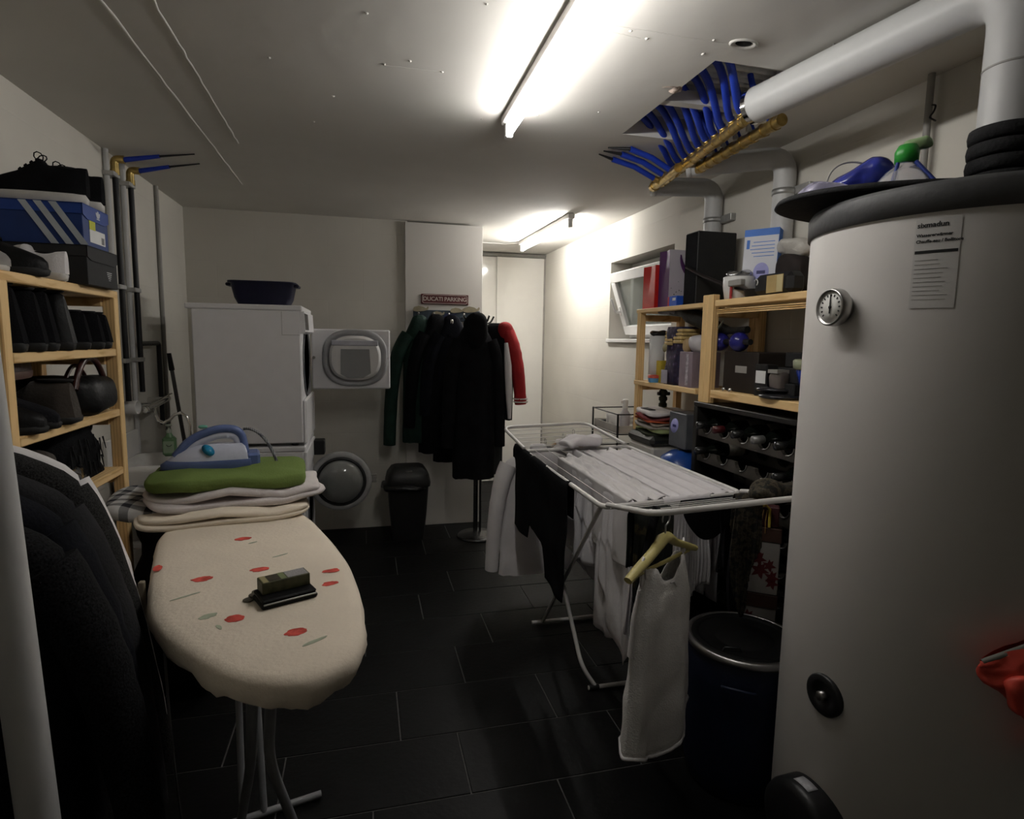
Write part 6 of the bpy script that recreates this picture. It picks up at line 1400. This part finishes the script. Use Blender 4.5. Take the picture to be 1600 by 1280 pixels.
# ================================================================== BACK WALL: COATS, SIGN, BIN, WARDROBE
t = thing('coat_rack', 'painted wooden coat rack with whale shapes on the white panel', 'coat rack', (.625,4.58,1.62))
m = MB(); m.rbox((.37,4.578,1.618),(.885,4.60,1.70),.004); m.build('back_board', M('teal_paint', (.035,.050,.065), rough=.6, var=.3, scale=20), t)
wh = M('whale_cream', (.30,.26,.17), rough=.6, var=.2)
for i, (x, z, s_) in enumerate(((.42,1.705,1.0),(.555,1.672,.8),(.70,1.70,.9),(.81,1.708,1.1))):
    pts = [(-.055,-.004),(-.045,.014),(-.01,.024),(.025,.018),(.045,.006),(.06,.022),(.066,.010),(.056,-.006),(.03,-.014),(-.02,-.020),(-.048,-.016)]
    m = MB(); m.prism([(a*s_, b_*s_) for a, b_ in pts], (0,-.006,0), (x,4.577,z), (1,0,0), (0,0,1)); m.build('whale', wh, t)
m = MB(); m.prism([(-.05,-.02),(-.02,.02),(.02,.012),(.06,.02),(.05,-.02)], (0,-.004,0), (.64,4.577,1.658), (1,0,0), (0,0,1)); m.build('wave', M('navy_paint', (.015,.02,.07), rough=.6), t)
hooks = (.405,.52,.635,.75,.865)
for x in hooks:
    m = MB(); m.tube(rounded_path([(x,4.578,1.648),(x,4.545,1.645),(x,4.53,1.668)], .012), .005, 8); m.lathe([(.001,-.008),(.007,-.004),(.007,.004),(.001,.008)], (x,4.53,1.672), n=10); m.build('hook', steel, t)
t = thing('parking_sign', 'small dark red tin sign with pale lettering above the coat rack', 'sign', (.61,4.59,1.745))
m = MB(); m.rbox((.43,4.590,1.745),(.795,4.5995,1.822),.003); m.build('plate', M('sign_red', (.085,.018,.020), rough=.5, var=.2), t)
cream = M('sign_cream', (.50,.44,.40), rough=.6, bump=0)
m = MB(); m.tube(rounded_path([(.6,4.5895,1.752),(.440,4.5895,1.752),(.440,4.5895,1.815),(.785,4.5895,1.815),(.785,4.5895,1.752),(.6,4.5895,1.752)], .018, 4), .0018, 5); m.build('border', cream, t)
text_mesh('lettering', 'DUCATI PARKING', .043, cream, t, (.6125,4.5892,1.784), (1,0,0), (0,0,1), .0006, spacing=.95, off=.0006)
# hanging coats: local x across, hook at z
def coat(name, label, x, y, ztop, hw, hem, mt, seed, fold=.25, sleeves=True, hood=False, rot=0., d=.07, cat='coat', sl_len=.62, sl_mat=None, cuff=None, out=.05, side=(1,-1), group='coats at the back wall', neck=.05):
    pr = [(0,neck*.5,.03,ztop),(.04,neck,.045,ztop-.015),(.10,hw*.6,.06,ztop-.06),(.18,hw,d,ztop-.16),(.5,hw*1.06,d*1.1,(ztop+hem)/2),(1,hw*1.12,d*1.15,hem)]
    sl = [(s_, ((s_*(hw-.03),-.02,ztop-.15),(s_*(hw+out),-.03,ztop-.28),(s_*(hw+out*1.4),-.02,ztop-.45),(s_*(hw+out*1.6),-.01,ztop-.15-sl_len)), (.065,.054)) for s_ in side] if sleeves else []
    t = garment(name, label, (x, y, 0), rot, pr, sl, mt, cat, fold=fold, nf=6, seed=seed, sl_mat=sl_mat, cuff=cuff, group=group)
    if hood:
        m = MB(); m.blob((0,-.05,ztop-.08), (hw*.62,.085,.13), e=.85, amp=.02, sc=9, flatbot=False); m.build('hood', mt, t)
    return t
coat('hanging_coat', 'dark green quilted coat at the outer hook of the coat rack', .405, 4.475, 1.655, .115, .70, green_fab, 1., rot=.05, d=.055, side=(-1,), out=.07, sl_len=.82)
coat('hanging_coat', 'black coat hanging on the second hook of the coat rack', .53, 4.46, 1.665, .12, .62, black_fab, 2.3, d=.06, hood=False, sl_len=.7)
coat('hanging_coat', 'black jacket with shiny collar on the middle hook of the coat rack', .645, 4.45, 1.66, .125, .55, navy_fab, 3.1, d=.07, sl_len=.6)
m = MB(); q = at(706, 503, y=4.37); m.blob(q, (.012,.008,.018), e=.8, flatbot=False, rot=.4)
props(m.build('coat_button', chrome), 'shiny metal clip on the collar of the black jacket', 'clip')
# coat stand in front with two garments
SXc, SYc = .815, 4.25
t = thing('coat_stand', 'chrome coat stand on a round base in front of the white panel', 'coat stand', (SXc,SYc,0))
m = MB(); m.lathe([(.0,.0),(.15,.0),(.155,.008),(.14,.022),(.05,.032),(.02,.04)], (SXc,SYc,0), n=40); m.build('base', M('dark_chrome', (.10,.10,.10), rough=.25, metal=.8), t)
for dx, dy in ((-.022,0),(.022,.0),(0,.03)):
    m = MB(); m.cyl((SXc+dx,SYc+dy,.03),(SXc+dx,SYc+dy,1.66), .009, n=10); m.build('pole', M('dark_chrome', (0,0,0)), t)
m = MB(); m.tube(arc((SXc,SYc,.50), (1,0,0), (0,1,0), .12, 0, 2*math.pi*.97, 24), .004, 6); m.build('umbrella_ring', chrome, t)
for k in range(4):
    a = k*math.pi/2+.4; m = MB(); m.tube(rounded_path([(SXc,SYc,1.60),(SXc+.10*math.cos(a),SYc+.10*math.sin(a),1.60),(SXc+.13*math.cos(a),SYc+.13*math.sin(a),1.65)], .03), .007, 8); m.build('arm', M('dark_chrome', (0,0,0)), t)
coat('hooded_coat', 'long black hooded coat on the front of the chrome coat stand', .755, 4.11, 1.62, .135, .50, black_fab, 4.2, d=.09, hood=True, sl_len=.75, out=.03, group='coats on the coat stand')
coat('hanging_coat', 'black coat hanging low beside the varsity jacket on the stand', .925, 4.28, 1.50, .075, .48, black_matt, 5.5, d=.06, sleeves=False, group='coats on the coat stand')
red_wool = M('red_wool', (.30,.012,.014), rough=.85, var=.15, bump=.2, bscale=120)
pr = [(0,.04,.03,1.60),(.06,.07,.05,1.585),(.16,.12,.07,1.52),(.5,.13,.075,1.25),(1,.125,.075,.90)]
t = garment('varsity_jacket', 'red varsity jacket with white panel and striped cuff on the coat stand', (.93,4.19,0), -.25, pr, [(1, ((.07,-.02,1.55),(.15,-.04,1.42),(.17,-.05,1.22),(.185,-.05,1.02)), (.065,.050))], black_fab, 'jacket', seed=7., sl_mat=red_wool, cuff=M('cuff_white', (.55,.50,.48), rough=.9), group='coats on the coat stand')
m = MB(); m.tube([(.075,-.085,1.46),(.09,-.10,1.30),(.10,-.105,1.10),(.105,-.095,.92)], [.020,.038,.036,.018], 12, flat=.7); m.build('white_panel', white_fab, t)
m = MB(); m.blob((.065,-.03,1.54), (.06,.055,.07), e=.9, flatbot=False); m.build('red_shoulder', red_wool, t)
# swing bin
t = thing('swing_bin', 'dark plastic swing bin standing against the back wall', 'bin', (.30,4.38,0))
bcx, bcy = .305, 4.36
def br(hx, hy, z): return [Vector((bcx+a, bcy+b_, z)) for a, b_ in oval(hx, hy, 6, 40)]
bm_ = M('bin_grey', (.014,.014,.014), rough=.45, var=.15)
def ring_loft(rings): 
    m = MB(); n_ = len(rings[0]); m.add([v for r_ in rings for v in r_], [(i*n_+k, i*n_+(k+1) % n_, (i+1)*n_+(k+1) % n_, (i+1)*n_+k) for i in range(len(rings)-1) for k in range(n_)], True); m.add(rings[0], [tuple(range(n_))[::-1]]); m.add(rings[-1], [tuple(range(n_))]); return m
ring_loft([br(.115,.10,0), br(.135,.12,.20), br(.15,.135,.42)]).build('bucket', bm_, t)
ring_loft([br(.160,.145,.405), br(.163,.148,.43), br(.150,.135,.49), br(.12,.10,.535), br(.10,.08,.545)]).build('hood', bm_, t)
m = MB(); m.blob((bcx, bcy-.03, .515), (.085,.085,.030), e=.9, flatbot=False); m.build('flap', M('flap_grey', (.030,.030,.033), rough=.35), t)
m = MB(); m.blob((bcx-.02, bcy-.02, .40), (.168,.15,.028), e=.6, amp=.02, sc=14, flatbot=False); m.build('bin_liner', M('liner_black', (.008,.008,.009), rough=.3, bump=.5, bscale=30), t)
# sliding wardrobe in the alcove
t = thing('sliding_wardrobe', 'glossy white sliding wardrobe doors at the back of the alcove', 'wardrobe', (1.37,5.95,0))
m = MB(); m.rbox((.907,5.955,.02),(1.325,5.985,2.315),.002); m.build('door', white_lacquer, t)
m = MB(); m.rbox((1.318,5.925,.02),(1.812,5.953,2.315),.002); m.build('door', white_lacquer, t)
m = MB(); m.rbox((.907,5.92,2.318),(1.829,5.993,2.345),.002); m.build('top_track', M('track_grey', (.20,.19,.17), rough=.5), t)
m = MB(); m.rbox((.907,5.92,0),(1.829,5.993,.018),.002); m.build('bottom_track', steel, t)
m = MB(); m.rbox((1.813,5.925,.02),(1.8295,5.953,2.315),.001); m.build('side_strip', M('strip_grey', (.35,.33,.30), rough=.5), t)
